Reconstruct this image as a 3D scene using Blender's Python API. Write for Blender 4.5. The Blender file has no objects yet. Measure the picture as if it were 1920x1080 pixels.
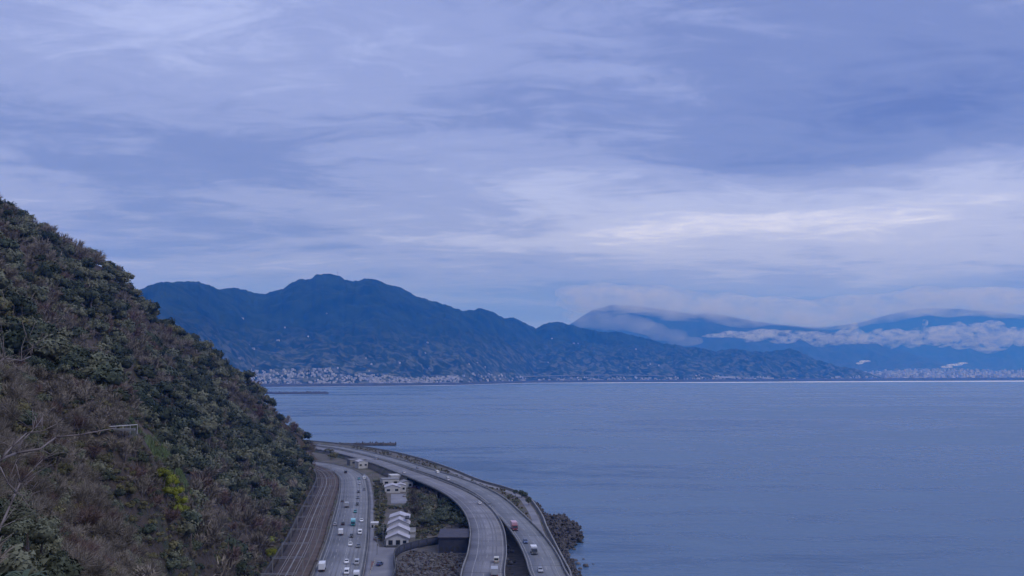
import bpy, math, random
import numpy as np
from mathutils import Vector, Matrix
S = bpy.context.scene
COL = S.collection
R = math.radians
random.seed(7); rng = np.random.default_rng(7)

# ------------------------------------------------------------------ camera, sky, sun, exposure
H = 90.0; F = 1844.0; PITCH = math.atan(161 / F)
cd = bpy.data.cameras.new('camera'); cam = bpy.data.objects.new('camera', cd); COL.objects.link(cam)
cam.location = (0, 0, H); cam.rotation_euler = (R(90) + PITCH, 0, 0)
cd.sensor_width = 36; cd.lens = F / 1920 * 36; cd.clip_start = 0.5; cd.clip_end = 80000
S.camera = cam
SUN_EL, SUN_AZ = R(48), R(125)
W = bpy.data.worlds.new('World'); S.world = W; W.use_nodes = True

def build_world():
    nt = W.node_tree; N = nt.nodes; L = nt.links
    N.clear()
    def n(t, **k):
        o = N.new(t)
        for a, b in k.items(): setattr(o, a, b)
        return o
    def m(op, a, b=None, c=None):
        o = n('ShaderNodeMath', operation=op)
        for i, v in enumerate((a, b, c)):
            if v is None: continue
            if isinstance(v, (int, float)): o.inputs[i].default_value = v
            else: L.new(v, o.inputs[i])
        return o.outputs[0]
    tc = n('ShaderNodeTexCoord'); sp = n('ShaderNodeSeparateXYZ'); L.new(tc.outputs['Generated'], sp.inputs[0])
    x, y, z = sp.outputs
    az = m('ARCTAN2', x, y); el = m('ARCSINE', z)
    zz = m('ADD', m('MAXIMUM', z, 0.0), 0.07)
    cx = n('ShaderNodeCombineXYZ'); L.new(m('DIVIDE', x, zz), cx.inputs[0]); L.new(m('DIVIDE', y, zz), cx.inputs[1])
    def noise(scale, det, rough, dist, off, sx=1, sy=1):
        mp = n('ShaderNodeMapping'); mp.inputs['Scale'].default_value = (sx, sy, 1); mp.inputs['Location'].default_value = off
        mp.inputs['Rotation'].default_value = (0, 0, 0.25)
        L.new(cx.outputs[0], mp.inputs[0])
        t = n('ShaderNodeTexNoise'); t.inputs['Scale'].default_value = scale; t.inputs['Detail'].default_value = det
        t.inputs['Roughness'].default_value = rough; t.inputs['Distortion'].default_value = dist
        L.new(mp.outputs[0], t.inputs['Vector']); return t.outputs[0]
    def blob(px, py, sx, sy, amp, tilt=0.0):
        a0 = math.atan((px - 960) / F); e0 = (701 - py) / F
        da = m('DIVIDE', m('SUBTRACT', az, a0), sx / F)
        de0 = m('SUBTRACT', el, e0)
        if tilt: de0 = m('ADD', de0, m('MULTIPLY', m('SUBTRACT', az, a0), tilt))
        de = m('DIVIDE', de0, sy / F)
        q = m('ADD', m('MULTIPLY', da, da), m('MULTIPLY', de, de))
        return m('MULTIPLY', m('EXPONENT', m('MULTIPLY', q, -1.0)), amp)
    big = noise(0.33, 4, 0.5, 0.6, (3.1, 1.7, 0), 1.0, 0.8)
    med = noise(0.75, 10, 0.60, 0.8, (7.3, 2.2, 0), 0.85, 1.15)
    fine = noise(3.4, 10, 0.68, 1.1, (1.3, 9.2, 0), 0.75, 1.3)
    v = m('ADD', m('MULTIPLY', m('SUBTRACT', big, 0.5), SKY['big']), 0.47)
    v = m('ADD', v, m('MULTIPLY', m('SUBTRACT', med, 0.5), SKY['med']))
    v = m('ADD', v, m('MULTIPLY', m('SUBTRACT', fine, 0.5), SKY['fine']))
    for b in SKY['blobs']: v = m('ADD', v, blob(*b))
    ramp = n('ShaderNodeValToRGB'); L.new(v, ramp.inputs[0]); cr = ramp.color_ramp
    cr.interpolation = 'EASE'
    cols = SKY['ramp']
    cr.elements[0].position = cols[0][0]; cr.elements[0].color = (*cols[0][1], 1)
    cr.elements[1].position = cols[-1][0]; cr.elements[1].color = (*cols[-1][1], 1)
    for p, c in cols[1:-1]:
        e = cr.elements.new(p); e.color = (*c, 1)
    # clear air near the horizon is deeper blue
    hz = n('ShaderNodeMapRange'); hz.interpolation_type = 'SMOOTHSTEP'
    hz.inputs[1].default_value = 0.15; hz.inputs[2].default_value = 0.03; L.new(el, hz.inputs[0])
    mx = n('ShaderNodeMix', data_type='RGBA'); L.new(m('MULTIPLY', hz.outputs[0], SKY['hzf']), mx.inputs[0])
    L.new(ramp.outputs[0], mx.inputs[6]); mx.inputs[7].default_value = (*SKY['hzc'], 1)
    # overhead the overcast is brighter and greyer
    up = n('ShaderNodeMapRange'); up.interpolation_type = 'SMOOTHSTEP'
    up.inputs[1].default_value = 0.45; up.inputs[2].default_value = 1.2; L.new(el, up.inputs[0])
    mu = n('ShaderNodeMix', data_type='RGBA'); L.new(up.outputs[0], mu.inputs[0])
    L.new(mx.outputs[2], mu.inputs[6]); mu.inputs[7].default_value = (*SKY['upc'], 1)
    bg1 = n('ShaderNodeBackground'); L.new(mu.outputs[2], bg1.inputs[0]); bg1.inputs[1].default_value = SKY['str']
    sky = n('ShaderNodeTexSky', sky_type='NISHITA'); sky.sun_disc = False
    sky.sun_elevation = SUN_EL; sky.sun_rotation = SUN_AZ
    bg2 = n('ShaderNodeBackground'); L.new(sky.outputs[0], bg2.inputs[0]); bg2.inputs[1].default_value = 0.05
    ms = n('ShaderNodeMixShader'); ms.inputs[0].default_value = 0.9
    L.new(bg2.outputs[0], ms.inputs[1]); L.new(bg1.outputs[0], ms.inputs[2])
    out = n('ShaderNodeOutputWorld'); L.new(ms.outputs[0], out.inputs[0])
SKY = dict(
    big=0.40, med=0.85, fine=0.52, str=1.14, hzf=0.70, hzc=(0.12, 0.205, 0.70), upc=(0.60, 0.69, 1.18),
    ramp=[(0.0, (0.12, 0.17, 0.43)), (0.3, (0.19, 0.25, 0.54)), (0.5, (0.29, 0.36, 0.70)),
          (0.72, (0.43, 0.52, 0.92)), (1.0, (0.68, 0.78, 1.20))],
    # px, py, half sizes in px, strength, tilt
    blobs=[(1400, 430, 640, 85, 0.36, 0.02), (1130, 320, 230, 26, 0.18, 0.12), (560, 490, 420, 30, 0.02, 0.0), (1780, 250, 460, 80, -0.22, 0.0), (1430, 325, 300, 32, -0.24, 0.03), (1860, 350, 170, 28, 0.14, 0.1),
           (180, 330, 420, 60, -0.20, 0.0), (400, 440, 360, 36, -0.22, 0.0), (150, 90, 500, 110, 0.15, 0.0),
           (880, 320, 260, 40, 0.15, 0.1), (1150, 300, 170, 20, 0.16, 0.15), (1500, 60, 500, 90, 0.0, 0.0),
           (1300, 570, 700, 34, -0.16, 0.0), (700, 200, 300, 60, -0.08, 0.0), (1250, 120, 300, 60, -0.10, 0.1)])
build_world()
sd = bpy.data.lights.new('sun', 'SUN'); sd.energy = 0.9; sd.angle = R(25); sd.color = (1.0, 0.97, 0.93)
sun = bpy.data.objects.new('sun', sd); COL.objects.link(sun)
sun.rotation_euler = (R(90) - SUN_EL, 0, -SUN_AZ + R(180))
S.view_settings.view_transform = 'Standard'; S.view_settings.look = 'None'
S.view_settings.exposure = 0; S.view_settings.gamma = 1; S.view_settings.use_curve_mapping = False
S.render.engine = 'CYCLES'
try:
    S.cycles.volume_bounces = 2
except Exception: pass

# ------------------------------------------------------------------ helpers
def ray(px, py):
    a = (px - 960) / F; b = (540 - py) / F
    y = math.cos(PITCH) - b * math.sin(PITCH); z = math.sin(PITCH) + b * math.cos(PITCH)
    return a / y, z / y
def at(px, py, z=0.0):                     # where the sight line meets the level z
    a, c = ray(px, py); Y = (z - H) / c
    return a * Y, Y
def atd(px, py, Y):                        # the point at depth Y
    a, c = ray(px, py); return a * Y, Y, H + c * Y
def hash2(ix, iy, s):
    h = (ix.astype(np.int64) * 374761393 + iy.astype(np.int64) * 668265263 + s * 1442695041) & 0x7fffffff
    h = ((h ^ (h >> 13)) * 1274126177) & 0x7fffffff
    return ((h ^ (h >> 16)) & 0xffff) / 65535.0
def vnoise(x, y, s=0):
    x = np.asarray(x, float); y = np.asarray(y, float)
    ix = np.floor(x); iy = np.floor(y); fx = x - ix; fy = y - iy
    fx = fx * fx * (3 - 2 * fx); fy = fy * fy * (3 - 2 * fy)
    a = hash2(ix, iy, s); b = hash2(ix + 1, iy, s); c = hash2(ix, iy + 1, s); d = hash2(ix + 1, iy + 1, s)
    return (a * (1 - fx) + b * fx) * (1 - fy) + (c * (1 - fx) + d * fx) * fy
def fbm(x, y, o=5, s=0, g=0.5):
    t = 0; a = 1; w = 0
    for i in range(o):
        t = t + a * vnoise(x, y, s + i * 17); w += a; a *= g; x = x * 2.03 + 5.1; y = y * 2.03 + 1.7
    return t / w - 0.5

def tag(o, label=None, cat=None, group=None, kind=None):
    if label: o['label'] = label
    if cat: o['category'] = cat
    if group: o['group'] = group
    if kind: o['kind'] = kind
    return o
def thing(name, loc, rz, label, cat, group=None):
    o = bpy.data.objects.new(name, None); COL.objects.link(o); o.empty_display_size = 0.5
    o.location = loc; o.rotation_euler = (0, 0, rz)
    return tag(o, label, cat, group)
def link(name, me, parent=None, loc=None):
    o = bpy.data.objects.new(name, me); COL.objects.link(o)
    if parent is not None: o.parent = parent
    if loc is not None: o.location = loc
    return o
class MB:
    def __init__(s): s.v = []; s.f = []
    def poly(s, pts):
        b = len(s.v); s.v += [tuple(p) for p in pts]; s.f.append(tuple(range(b, b + len(pts)))); return s
    def box(s, x0, x1, y0, y1, z0, z1, tx=0, ty=0):       # tx, ty: how much the top is narrower on each side
        b = len(s.v)
        s.v += [(x0, y0, z0), (x1, y0, z0), (x1, y1, z0), (x0, y1, z0),
                (x0 + tx, y0 + ty, z1), (x1 - tx, y0 + ty, z1), (x1 - tx, y1 - ty, z1), (x0 + tx, y1 - ty, z1)]
        for q in ((0, 3, 2, 1), (4, 5, 6, 7), (0, 1, 5, 4), (1, 2, 6, 5), (2, 3, 7, 6), (3, 0, 4, 7)):
            s.f.append(tuple(b + i for i in q))
        return s
    def prism(s, prof, x0, x1, inset=0.0):                # profile in (y, z), extruded along x
        b = len(s.v); n = len(prof)
        cy = sum(p[0] for p in prof) / n; cz = sum(p[1] for p in prof) / n
        s.v += [(x0, p[0], p[1]) for p in prof] + [(x1, p[0], p[1]) for p in prof]
        s.f.append(tuple(range(b, b + n))); s.f.append(tuple(range(b + 2 * n - 1, b + n - 1, -1)))
        for i in range(n):
            j = (i + 1) % n; s.f.append((b + j, b + i, b + n + i, b + n + j))
        return s
    def cyl(s, p0, p1, r0, r1=None, n=6, cap=True):
        r1 = r0 if r1 is None else r1
        p0 = Vector(p0); p1 = Vector(p1); d = (p1 - p0).normalized()
        u = d.orthogonal().normalized(); w = d.cross(u); b = len(s.v)
        for p, r in ((p0, r0), (p1, r1)):
            for i in range(n):
                a = 2 * math.pi * i / n; s.v.append(tuple(p + u * math.cos(a) * r + w * math.sin(a) * r))
        for i in range(n):
            j = (i + 1) % n; s.f.append((b + i, b + j, b + n + j, b + n + i))
        if cap: s.f.append(tuple(range(b + n - 1, b - 1, -1))); s.f.append(tuple(range(b + n, b + 2 * n)))
        return s
    def mesh(s, name, mat, smooth=False):
        me = bpy.data.meshes.new(name); me.from_pydata(s.v, [], s.f); me.update()
        if mat: me.materials.append(mat)
        if smooth: me.polygons.foreach_set('use_smooth', [True] * len(me.polygons))
        return me
    def build(s, name, mat, parent=None, smooth=False): return link(name, s.mesh(name, mat, smooth), parent)
def np_mesh(name, V, Fc, mat, smooth=False):
    me = bpy.data.meshes.new(name); k = Fc.shape[1]
    me.vertices.add(len(V)); me.vertices.foreach_set('co', np.ascontiguousarray(V, dtype=np.float32).ravel())
    me.loops.add(Fc.size); me.loops.foreach_set('vertex_index', Fc.ravel().astype(np.int32))
    me.polygons.add(len(Fc)); me.polygons.foreach_set('loop_start', (np.arange(len(Fc)) * k).astype(np.int32))
    me.polygons.foreach_set('loop_total', np.full(len(Fc), k, np.int32))
    if smooth: me.polygons.foreach_set('use_smooth', np.ones(len(Fc), bool))
    me.update(calc_edges=True)
    if mat: me.materials.append(mat)
    return me
def grid_faces(nu, nv):
    i = np.arange(nu - 1)[:, None]; j = np.arange(nv - 1)[None, :]; a = (i * nv + j)
    return np.stack([a, a + nv, a + nv + 1, a + 1], -1).reshape(-1, 4)

# ------------------------------------------------------------------ materials
def mat(name, col, rough=0.85, var=None, scale=0.2, bump=0.0, bscale=None, spec=0.3, metal=0, rnd=0.0, det=5, col3=None, scale3=None):
    M = bpy.data.materials.new(name); M.use_nodes = True; nt = M.node_tree; N = nt.nodes; L = nt.links
    P = N['Principled BSDF']; P.inputs['Roughness'].default_value = rough; P.inputs['Metallic'].default_value = metal
    P.inputs['Specular IOR Level'].default_value = spec
    P.inputs['Base Color'].default_value = (*col, 1)
    if var is not None or bump:
        geo = N.new('ShaderNodeNewGeometry')
        def nz(sc, d=det):
            t = N.new('ShaderNodeTexNoise'); t.inputs['Scale'].default_value = sc; t.inputs['Detail'].default_value = d
            t.inputs['Roughness'].default_value = 0.6; L.new(geo.outputs['Position'], t.inputs['Vector']); return t
    last = None
    if var is not None:
        t = nz(scale); mr = N.new('ShaderNodeMapRange'); mr.inputs[1].default_value = 0.36; mr.inputs[2].default_value = 0.64
        L.new(t.outputs[0], mr.inputs[0])
        mx = N.new('ShaderNodeMix'); mx.data_type = 'RGBA'; L.new(mr.outputs[0], mx.inputs[0])
        mx.inputs[6].default_value = (*col, 1); mx.inputs[7].default_value = (*var, 1); last = mx.outputs[2]
    if col3 is not None:
        t = nz(scale3); mr = N.new('ShaderNodeMapRange'); mr.inputs[1].default_value = 0.52; mr.inputs[2].default_value = 0.62
        L.new(t.outputs[0], mr.inputs[0])
        mx = N.new('ShaderNodeMix'); mx.data_type = 'RGBA'; L.new(mr.outputs[0], mx.inputs[0])
        L.new(last, mx.inputs[6]); mx.inputs[7].default_value = (*col3, 1); last = mx.outputs[2]
    if rnd:
        oi = N.new('ShaderNodeObjectInfo'); mr = N.new('ShaderNodeMapRange')
        mr.inputs[3].default_value = 1 - rnd; mr.inputs[4].default_value = 1 + rnd; L.new(oi.outputs['Random'], mr.inputs[0])
        hs = N.new('ShaderNodeHueSaturation'); L.new(mr.outputs[0], hs.inputs['Value'])
        if last: L.new(last, hs.inputs['Color'])
        else: hs.inputs['Color'].default_value = (*col, 1)
        last = hs.outputs[0]
    if last: L.new(last, P.inputs['Base Color'])
    if bump:
        t = nz(bscale or scale, 6); b = N.new('ShaderNodeBump'); b.inputs['Strength'].default_value = 1; b.inputs['Distance'].default_value = bump
        L.new(t.outputs[0], b.inputs['Height']); L.new(b.outputs[0], P.inputs['Normal'])
    return M
M = {}
M['leaf_dark'] = mat('leaf_dark', (0.034, 0.050, 0.034), var=(0.10, 0.115, 0.072), scale=0.07, rnd=0.3, spec=0.2)
M['leaf_grey'] = mat('leaf_grey', (0.090, 0.102, 0.066), var=(0.18, 0.18, 0.115), scale=0.12, rnd=0.3, spec=0.2)
M['leaf_olive'] = mat('leaf_olive', (0.11, 0.105, 0.05), var=(0.16, 0.145, 0.07), scale=0.15, rnd=0.3, spec=0.2)
M['leaf_lime'] = mat('leaf_lime', (0.25, 0.26, 0.025), var=(0.15, 0.175, 0.03), scale=0.5, rnd=0.1, spec=0.2)
M['twig'] = mat('twig', (0.135, 0.116, 0.092), var=(0.26, 0.225, 0.18), scale=0.08, rnd=0.3, spec=0.1)
M['twig_red'] = mat('twig_red', (0.15, 0.10, 0.085), var=(0.18, 0.125, 0.105), scale=0.1, rnd=0.2, spec=0.1)
M['bark'] = mat('bark', (0.10, 0.08, 0.07), var=(0.17, 0.14, 0.125), scale=2)
M['branch_pale'] = mat('branch_pale', (0.17, 0.14, 0.135), var=(0.25, 0.215, 0.20), scale=3)
M['hillside'] = mat('hillside', (0.062, 0.048, 0.038), var=(0.10, 0.078, 0.062), scale=0.10, bump=1.0, bscale=0.6, col3=(0.05, 0.058, 0.034), scale3=0.04)
M['grass_strip'] = mat('grass_strip', (0.13, 0.19, 0.075), var=(0.18, 0.22, 0.11), scale=0.5, bump=0.2, bscale=3)
M['ground'] = mat('ground', (0.085, 0.075, 0.06), var=(0.14, 0.122, 0.105), scale=0.08, bump=0.3, bscale=0.8, col3=(0.075, 0.085, 0.045), scale3=0.06)
M['asphalt'] = mat('asphalt', (0.155, 0.162, 0.18), var=(0.235, 0.24, 0.26), scale=0.045, rough=0.9, bump=0.01, bscale=8)
M['asphalt2'] = mat('asphalt2', (0.165, 0.165, 0.185), var=(0.25, 0.25, 0.27), scale=0.06, rough=0.9)
M['asphalt3'] = mat('asphalt3', (0.155, 0.167, 0.185), var=(0.225, 0.235, 0.255), scale=0.06, rough=0.9)
M['track'] = mat('track', (0.14, 0.142, 0.155), var=(0.19, 0.192, 0.21), scale=0.05)
M['paint_white'] = mat('paint_white', (0.36, 0.36, 0.36), var=(0.22, 0.22, 0.22), scale=0.6)
M['concrete'] = mat('concrete', (0.19, 0.19, 0.19), var=(0.29, 0.285, 0.28), scale=0.12, bump=0.03, bscale=2)
M['concrete_dark'] = mat('concrete_dark', (0.06, 0.06, 0.063), var=(0.10, 0.10, 0.10), scale=0.15, bump=0.03, bscale=2)
M['ballast'] = mat('ballast', (0.065, 0.046, 0.037), var=(0.12, 0.088, 0.072), scale=0.12, bump=0.15, bscale=2.5, col3=(0.07, 0.058, 0.052), scale3=0.22)
M['shade_strip_and_wall'] = mat('shade_strip_and_wall', (0.035, 0.030, 0.028), var=(0.07, 0.055, 0.05), scale=0.3)  # dark tone shared by the painted shade strip and the retaining wall face
M['rail'] = mat('rail', (0.33, 0.30, 0.28), rough=0.5, metal=0.3)
M['sleeper'] = mat('sleeper', (0.17, 0.155, 0.145))
M['rust'] = mat('rust', (0.19, 0.095, 0.07), var=(0.14, 0.09, 0.075), scale=0.3)
M['steel'] = mat('steel', (0.30, 0.30, 0.31), rough=0.5, metal=0.2)
M['rock'] = mat('rock', (0.085, 0.080, 0.078), var=(0.16, 0.15, 0.145), scale=0.35, rnd=0.35, bump=0.1, bscale=1.5)
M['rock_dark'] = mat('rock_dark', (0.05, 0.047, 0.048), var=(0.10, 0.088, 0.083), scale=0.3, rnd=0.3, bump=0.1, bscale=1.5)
M['net_blue'] = mat('net_blue', (0.042, 0.046, 0.075), var=(0.06, 0.064, 0.09), scale=0.3)
M['slate'] = mat('slate', (0.055, 0.054, 0.075), var=(0.08, 0.077, 0.095), scale=0.4)
M['roof_pale'] = mat('roof_pale', (0.50, 0.49, 0.53), var=(0.42, 0.41, 0.45), scale=0.5)
M['wall_white'] = mat('wall_white', (0.62, 0.61, 0.60), var=(0.52, 0.51, 0.5), scale=0.5)
M['roof_grey'] = mat('roof_grey', (0.20, 0.20, 0.21), var=(0.27, 0.27, 0.28), scale=0.5)
M['glass'] = mat('glass', (0.02, 0.025, 0.03), rough=0.12, spec=0.6)
M['tyre'] = mat('tyre', (0.02, 0.02, 0.02)); M['rim'] = mat('rim', (0.4, 0.4, 0.42), rough=0.4, metal=0.7)
M['lamp_clear'] = mat('lamp_clear', (0.7, 0.7, 0.68), rough=0.2); M['lamp_red'] = mat('lamp_red', (0.4, 0.02, 0.02), rough=0.3)
M['frame_dark'] = mat('frame_dark', (0.05, 0.05, 0.055))
for k, c in dict(p_white=(0.80, 0.80, 0.80), p_silver=(0.40, 0.41, 0.43), p_grey=(0.13, 0.135, 0.145), p_black=(0.025, 0.025, 0.03),
                 p_cyan=(0.30, 0.62, 0.66), p_teal=(0.03, 0.22, 0.25), p_pink=(0.58, 0.36, 0.40), p_red=(0.22, 0.05, 0.07), p_wine=(0.13, 0.03, 0.06),
                 p_blue=(0.06, 0.10, 0.22), p_cream=(0.58, 0.56, 0.47)).items():
    M[k] = mat(k, c, rough=0.35, spec=0.5)

def foam_mat():
    return mat('foam', (0.60, 0.62, 0.64), var=(0.40, 0.44, 0.5), scale=0.05, rough=0.9)
M['foam'] = mat('foam', (0.85, 0.85, 0.85), var=(0.5, 0.52, 0.55), scale=0.0015, rough=0.9)

def water_mat():
    Mt = bpy.data.materials.new('sea_water'); Mt.use_nodes = True; nt = Mt.node_tree; N = nt.nodes; L = nt.links
    P = N['Principled BSDF']; P.inputs['IOR'].default_value = 1.33; P.inputs['Roughness'].default_value = 0.28
    geo = N.new('ShaderNodeNewGeometry')
    def nz(sx, sy, sc, d, rot=0.3, dist=0.0, rough=0.55):
        mp = N.new('ShaderNodeMapping'); mp.inputs['Scale'].default_value = (sx, sy, 1); mp.inputs['Rotation'].default_value = (0, 0, rot)
        L.new(geo.outputs['Position'], mp.inputs[0]); t = N.new('ShaderNodeTexNoise'); t.inputs['Scale'].default_value = sc
        t.inputs['Detail'].default_value = d; t.inputs['Distortion'].default_value = dist; t.inputs['Roughness'].default_value = rough
        L.new(mp.outputs[0], t.inputs[0]); return t.outputs[0]
    # broad patches of wind on the water: rougher or smoother skin, slightly different depth colour
    a = nz(1, 2.6, 0.0012, 6, 0.1, 1.2); b = nz(1, 2.2, 0.012, 5, 0.35, 0.5)
    mx = N.new('ShaderNodeMix'); mx.data_type = 'RGBA'; mr = N.new('ShaderNodeMapRange'); mr.inputs[1].default_value = 0.41; mr.inputs[2].default_value = 0.59
    ad = N.new('ShaderNodeMath'); ad.operation = 'MULTIPLY_ADD'; L.new(b, ad.inputs[0]); ad.inputs[1].default_value = 0.35
    sb = N.new('ShaderNodeMath'); sb.operation = 'MULTIPLY'; L.new(a, sb.inputs[0]); sb.inputs[1].default_value = 0.65
    L.new(sb.outputs[0], ad.inputs[2]); L.new(ad.outputs[0], mr.inputs[0]); L.new(mr.outputs[0], mx.inputs[0])
    mx.inputs[6].default_value = (*WATER[0], 1); mx.inputs[7].default_value = (*WATER[1], 1)
    L.new(mx.outputs[2], P.inputs['Base Color'])
    mr2 = N.new('ShaderNodeMapRange'); L.new(mr.outputs[0], mr2.inputs[0]); mr2.inputs[3].default_value = 0.14; mr2.inputs[4].default_value = 0.5
    L.new(mr2.outputs[0], P.inputs['Roughness'])
    w1 = nz(1, 2.4, 0.06, 5, 0.25, 0.6, 0.62); w2 = nz(1, 1.5, 0.35, 4, -0.3, 0.2)
    b1 = N.new('ShaderNodeBump'); b1.inputs['Distance'].default_value = 1.5; b1.inputs['Strength'].default_value = 0.9; L.new(w1, b1.inputs['Height'])
    b2 = N.new('ShaderNodeBump'); b2.inputs['Distance'].default_value = 0.5; b2.inputs['Strength'].default_value = 0.8; L.new(w2, b2.inputs['Height'])
    L.new(b1.outputs[0], b2.inputs['Normal']); L.new(b2.outputs[0], P.inputs['Normal'])
    return Mt
WATER = ((0.038, 0.100, 0.195), (0.130, 0.205, 0.300))
M['water'] = water_mat()

def hill_mat(name, a, b, c):
    Mt = bpy.data.materials.new(name); Mt.use_nodes = True; nt = Mt.node_tree; N = nt.nodes; L = nt.links
    P = N['Principled BSDF']; P.inputs['Roughness'].default_value = 0.95; P.inputs['Specular IOR Level'].default_value = 0.1
    geo = N.new('ShaderNodeNewGeometry')
    def nz(sc, d, lo, hi, dist=0.0):
        t = N.new('ShaderNodeTexNoise'); t.inputs['Scale'].default_value = sc; t.inputs['Detail'].default_value = d; t.inputs['Distortion'].default_value = dist
        L.new(geo.outputs['Position'], t.inputs[0]); mr = N.new('ShaderNodeMapRange'); mr.inputs[1].default_value = lo; mr.inputs[2].default_value = hi
        L.new(t.outputs[0], mr.inputs[0]); return mr.outputs[0]
    def mix(f, x, y):
        mx = N.new('ShaderNodeMix'); mx.data_type = 'RGBA'; L.new(f, mx.inputs[0])
        for i, v in ((6, x), (7, y)):
            if isinstance(v, tuple): mx.inputs[i].default_value = (*v, 1)
            else: L.new(v, mx.inputs[i])
        return mx.outputs[2]
    base = mix(nz(0.006, 5, 0.38, 0.62), a, b)
    sp = N.new('ShaderNodeSeparateXYZ'); L.new(geo.outputs['Position'], sp.inputs[0])
    low = N.new('ShaderNodeMapRange'); low.inputs[1].default_value = 560; low.inputs[2].default_value = 60; L.new(sp.outputs[2], low.inputs[0])
    patch = nz(0.014, 7, 0.47, 0.62, 0.9)          # terraced fields and orchards on the lower slopes
    mm = N.new('ShaderNodeMath'); mm.operation = 'MULTIPLY'; L.new(low.outputs[0], mm.inputs[0]); L.new(patch, mm.inputs[1])
    L.new(mix(mm.outputs[0], base, c), P.inputs['Base Color'])
    return Mt
M['hill_far'] = hill_mat('hill_forest', (0.006, 0.016, 0.006), (0.022, 0.038, 0.016), (0.125, 0.13, 0.095))
M['range_far'] = hill_mat('range_forest', (0.03, 0.04, 0.03), (0.05, 0.055, 0.045), (0.09, 0.09, 0.08))
M['plain'] = mat('plain', (0.10, 0.10, 0.085), var=(0.16, 0.155, 0.14), scale=0.01)
M['shore_dark'] = mat('shore_dark', (0.035, 0.038, 0.040), var=(0.06, 0.06, 0.058), scale=0.02)

# ------------------------------------------------------------------ ribbons along a path
def smooth_path(pts, step=6.0):
    P = np.array(pts, float)
    if P.shape[1] == 2: P = np.c_[P, np.zeros(len(P))]
    out = []
    Q = np.vstack([2 * P[0] - P[1], P, 2 * P[-1] - P[-2]])
    for i in range(1, len(Q) - 2):
        n = max(2, int(np.linalg.norm(Q[i + 1] - Q[i]) / step))
        for k in range(n):
            t = k / n; a, b, c, d = Q[i - 1], Q[i], Q[i + 1], Q[i + 2]
            out.append(0.5 * ((2 * b) + (-a + c) * t + (2 * a - 5 * b + 4 * c - d) * t * t + (-a + 3 * b - 3 * c + d) * t ** 3))
    out.append(Q[-2]); return np.array(out)
def normals(P):
    T = np.gradient(P[:, :2], axis=0); T /= np.linalg.norm(T, axis=1)[:, None]
    return np.c_[T[:, 1], -T[:, 0]]            # to the right when going along
def sweep(P, prof, closed=True):
    """prof: list of (offset to the right, z offset) → V, F"""
    Nn = normals(P); k = len(prof); V = []
    for (o, z) in prof: V.append(np.c_[P[:, :2] + Nn * o, P[:, 2] + z])
    V = np.stack(V, 1).reshape(-1, 3); n = len(P); Fc = []
    i = np.arange(n - 1)[:, None]; j = np.arange(k if closed else k - 1)[None, :]; jn = (j + 1) % k
    Fc = np.stack([np.broadcast_to(a, (n - 1, j.shape[1])) for a in (i * k + j, i * k + jn, (i + 1) * k + jn, (i + 1) * k + j)], -1).reshape(-1, 4)
    return V, Fc
def ribbon(name, P, prof, m, parent=None, closed=True):
    V, Fc = sweep(P, prof, closed); return link(name, np_mesh(name, V, Fc, m), parent)
def dashes(P, off, w, on, gap, z):
    d = np.r_[0, np.cumsum(np.linalg.norm(np.diff(P[:, :2], axis=0), axis=1))]; Nn = normals(P); mb = MB(); s = 0
    def pt(t, o):
        q = np.array([np.interp(t, d, P[:, i]) for i in range(3)]); n = np.array([np.interp(t, d, Nn[:, i]) for i in range(2)])
        return (q[0] + n[0] * o, q[1] + n[1] * o, q[2] + z)
    while s + on < d[-1]:
        mb.poly([pt(s, off - w / 2), pt(s, off + w / 2), pt(s + on, off + w / 2), pt(s + on, off - w / 2)]); s += on + gap
    return mb
def on_path(P, y, off=0.0):
    """point on a path at depth y, with heading angle"""
    i = int(np.argmin(abs(P[:, 1] - y))); Nn = normals(P); T = np.gradient(P[:, :2], axis=0)[i]
    return P[i, 0] + Nn[i, 0] * off, P[i, 1] + Nn[i, 1] * off, P[i, 2], math.atan2(T[1], T[0]) - math.pi / 2

# ------------------------------------------------------------------ sea
wm = MB(); wm.poly([(-8900, -400, 0), (15900, -400, 0), (15900, 30900, 0), (-8900, 30900, 0)])
tag(wm.build('sea', M['water']), kind='structure')

# ------------------------------------------------------------------ coastal land below the hill
coast = [(420, -60), (230, 40), (130, 170), (62, 300), (29, 400), (25.5, 440), (22, 514), (20, 560), (19, 600), (16, 650), (11, 700), (-2, 745), (-26, 805),
         (-53, 895), (-85, 988), (-123, 1078), (-168, 1160), (-215, 1225), (-262, 1275), (-340, 1330), (-460, 1400)]
cp = smooth_path(coast, 8)
def land_sheet(name, path, back, z, m):
    mb = MB(); n = len(path)
    for i in range(n - 1):
        a, b = path[i], path[i + 1]
        mb.poly([(a[0], a[1], z), (b[0], b[1], z), (back[i + 1][0], back[i + 1][1], z), (back[i][0], back[i][1], z)][::-1])
    return mb.build(name, m)
back = cp.copy(); back[:, 0] = cp[:, 0] - 420
tag(land_sheet('coastal_ground', cp, back, 3.9, M['ground']), kind='structure')

# sea wall along the coast
sw = thing('sea_wall', (0, 0, 0), 0, 'long grey concrete sea wall curving along the shore outside the coast roads', 'sea wall')
cw = cp.copy(); cw[:, 2] = 0
ribbon('wall_body', cw, [(-2.6, 3.0), (-1.0, 5.2), (-0.4, 5.2), (0.2, 4.2), (2.4, -0.8), (-2.6, -0.8)], M['concrete_dark'], sw)
ribbon('coping', cw, [(-1.1, 5.2), (-1.1, 5.45), (-0.3, 5.45), (-0.3, 5.2)], M['concrete'], sw)
cs = cp[(cp[:, 1] > 380) & (cp[:, 1] < 900)].copy(); cs[:, 2] = 3.93
tag(ribbon('seaside_path', cs, [(-7.5, 0), (-3.0, 0)], M['asphalt2'], closed=False), kind='structure')

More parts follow.
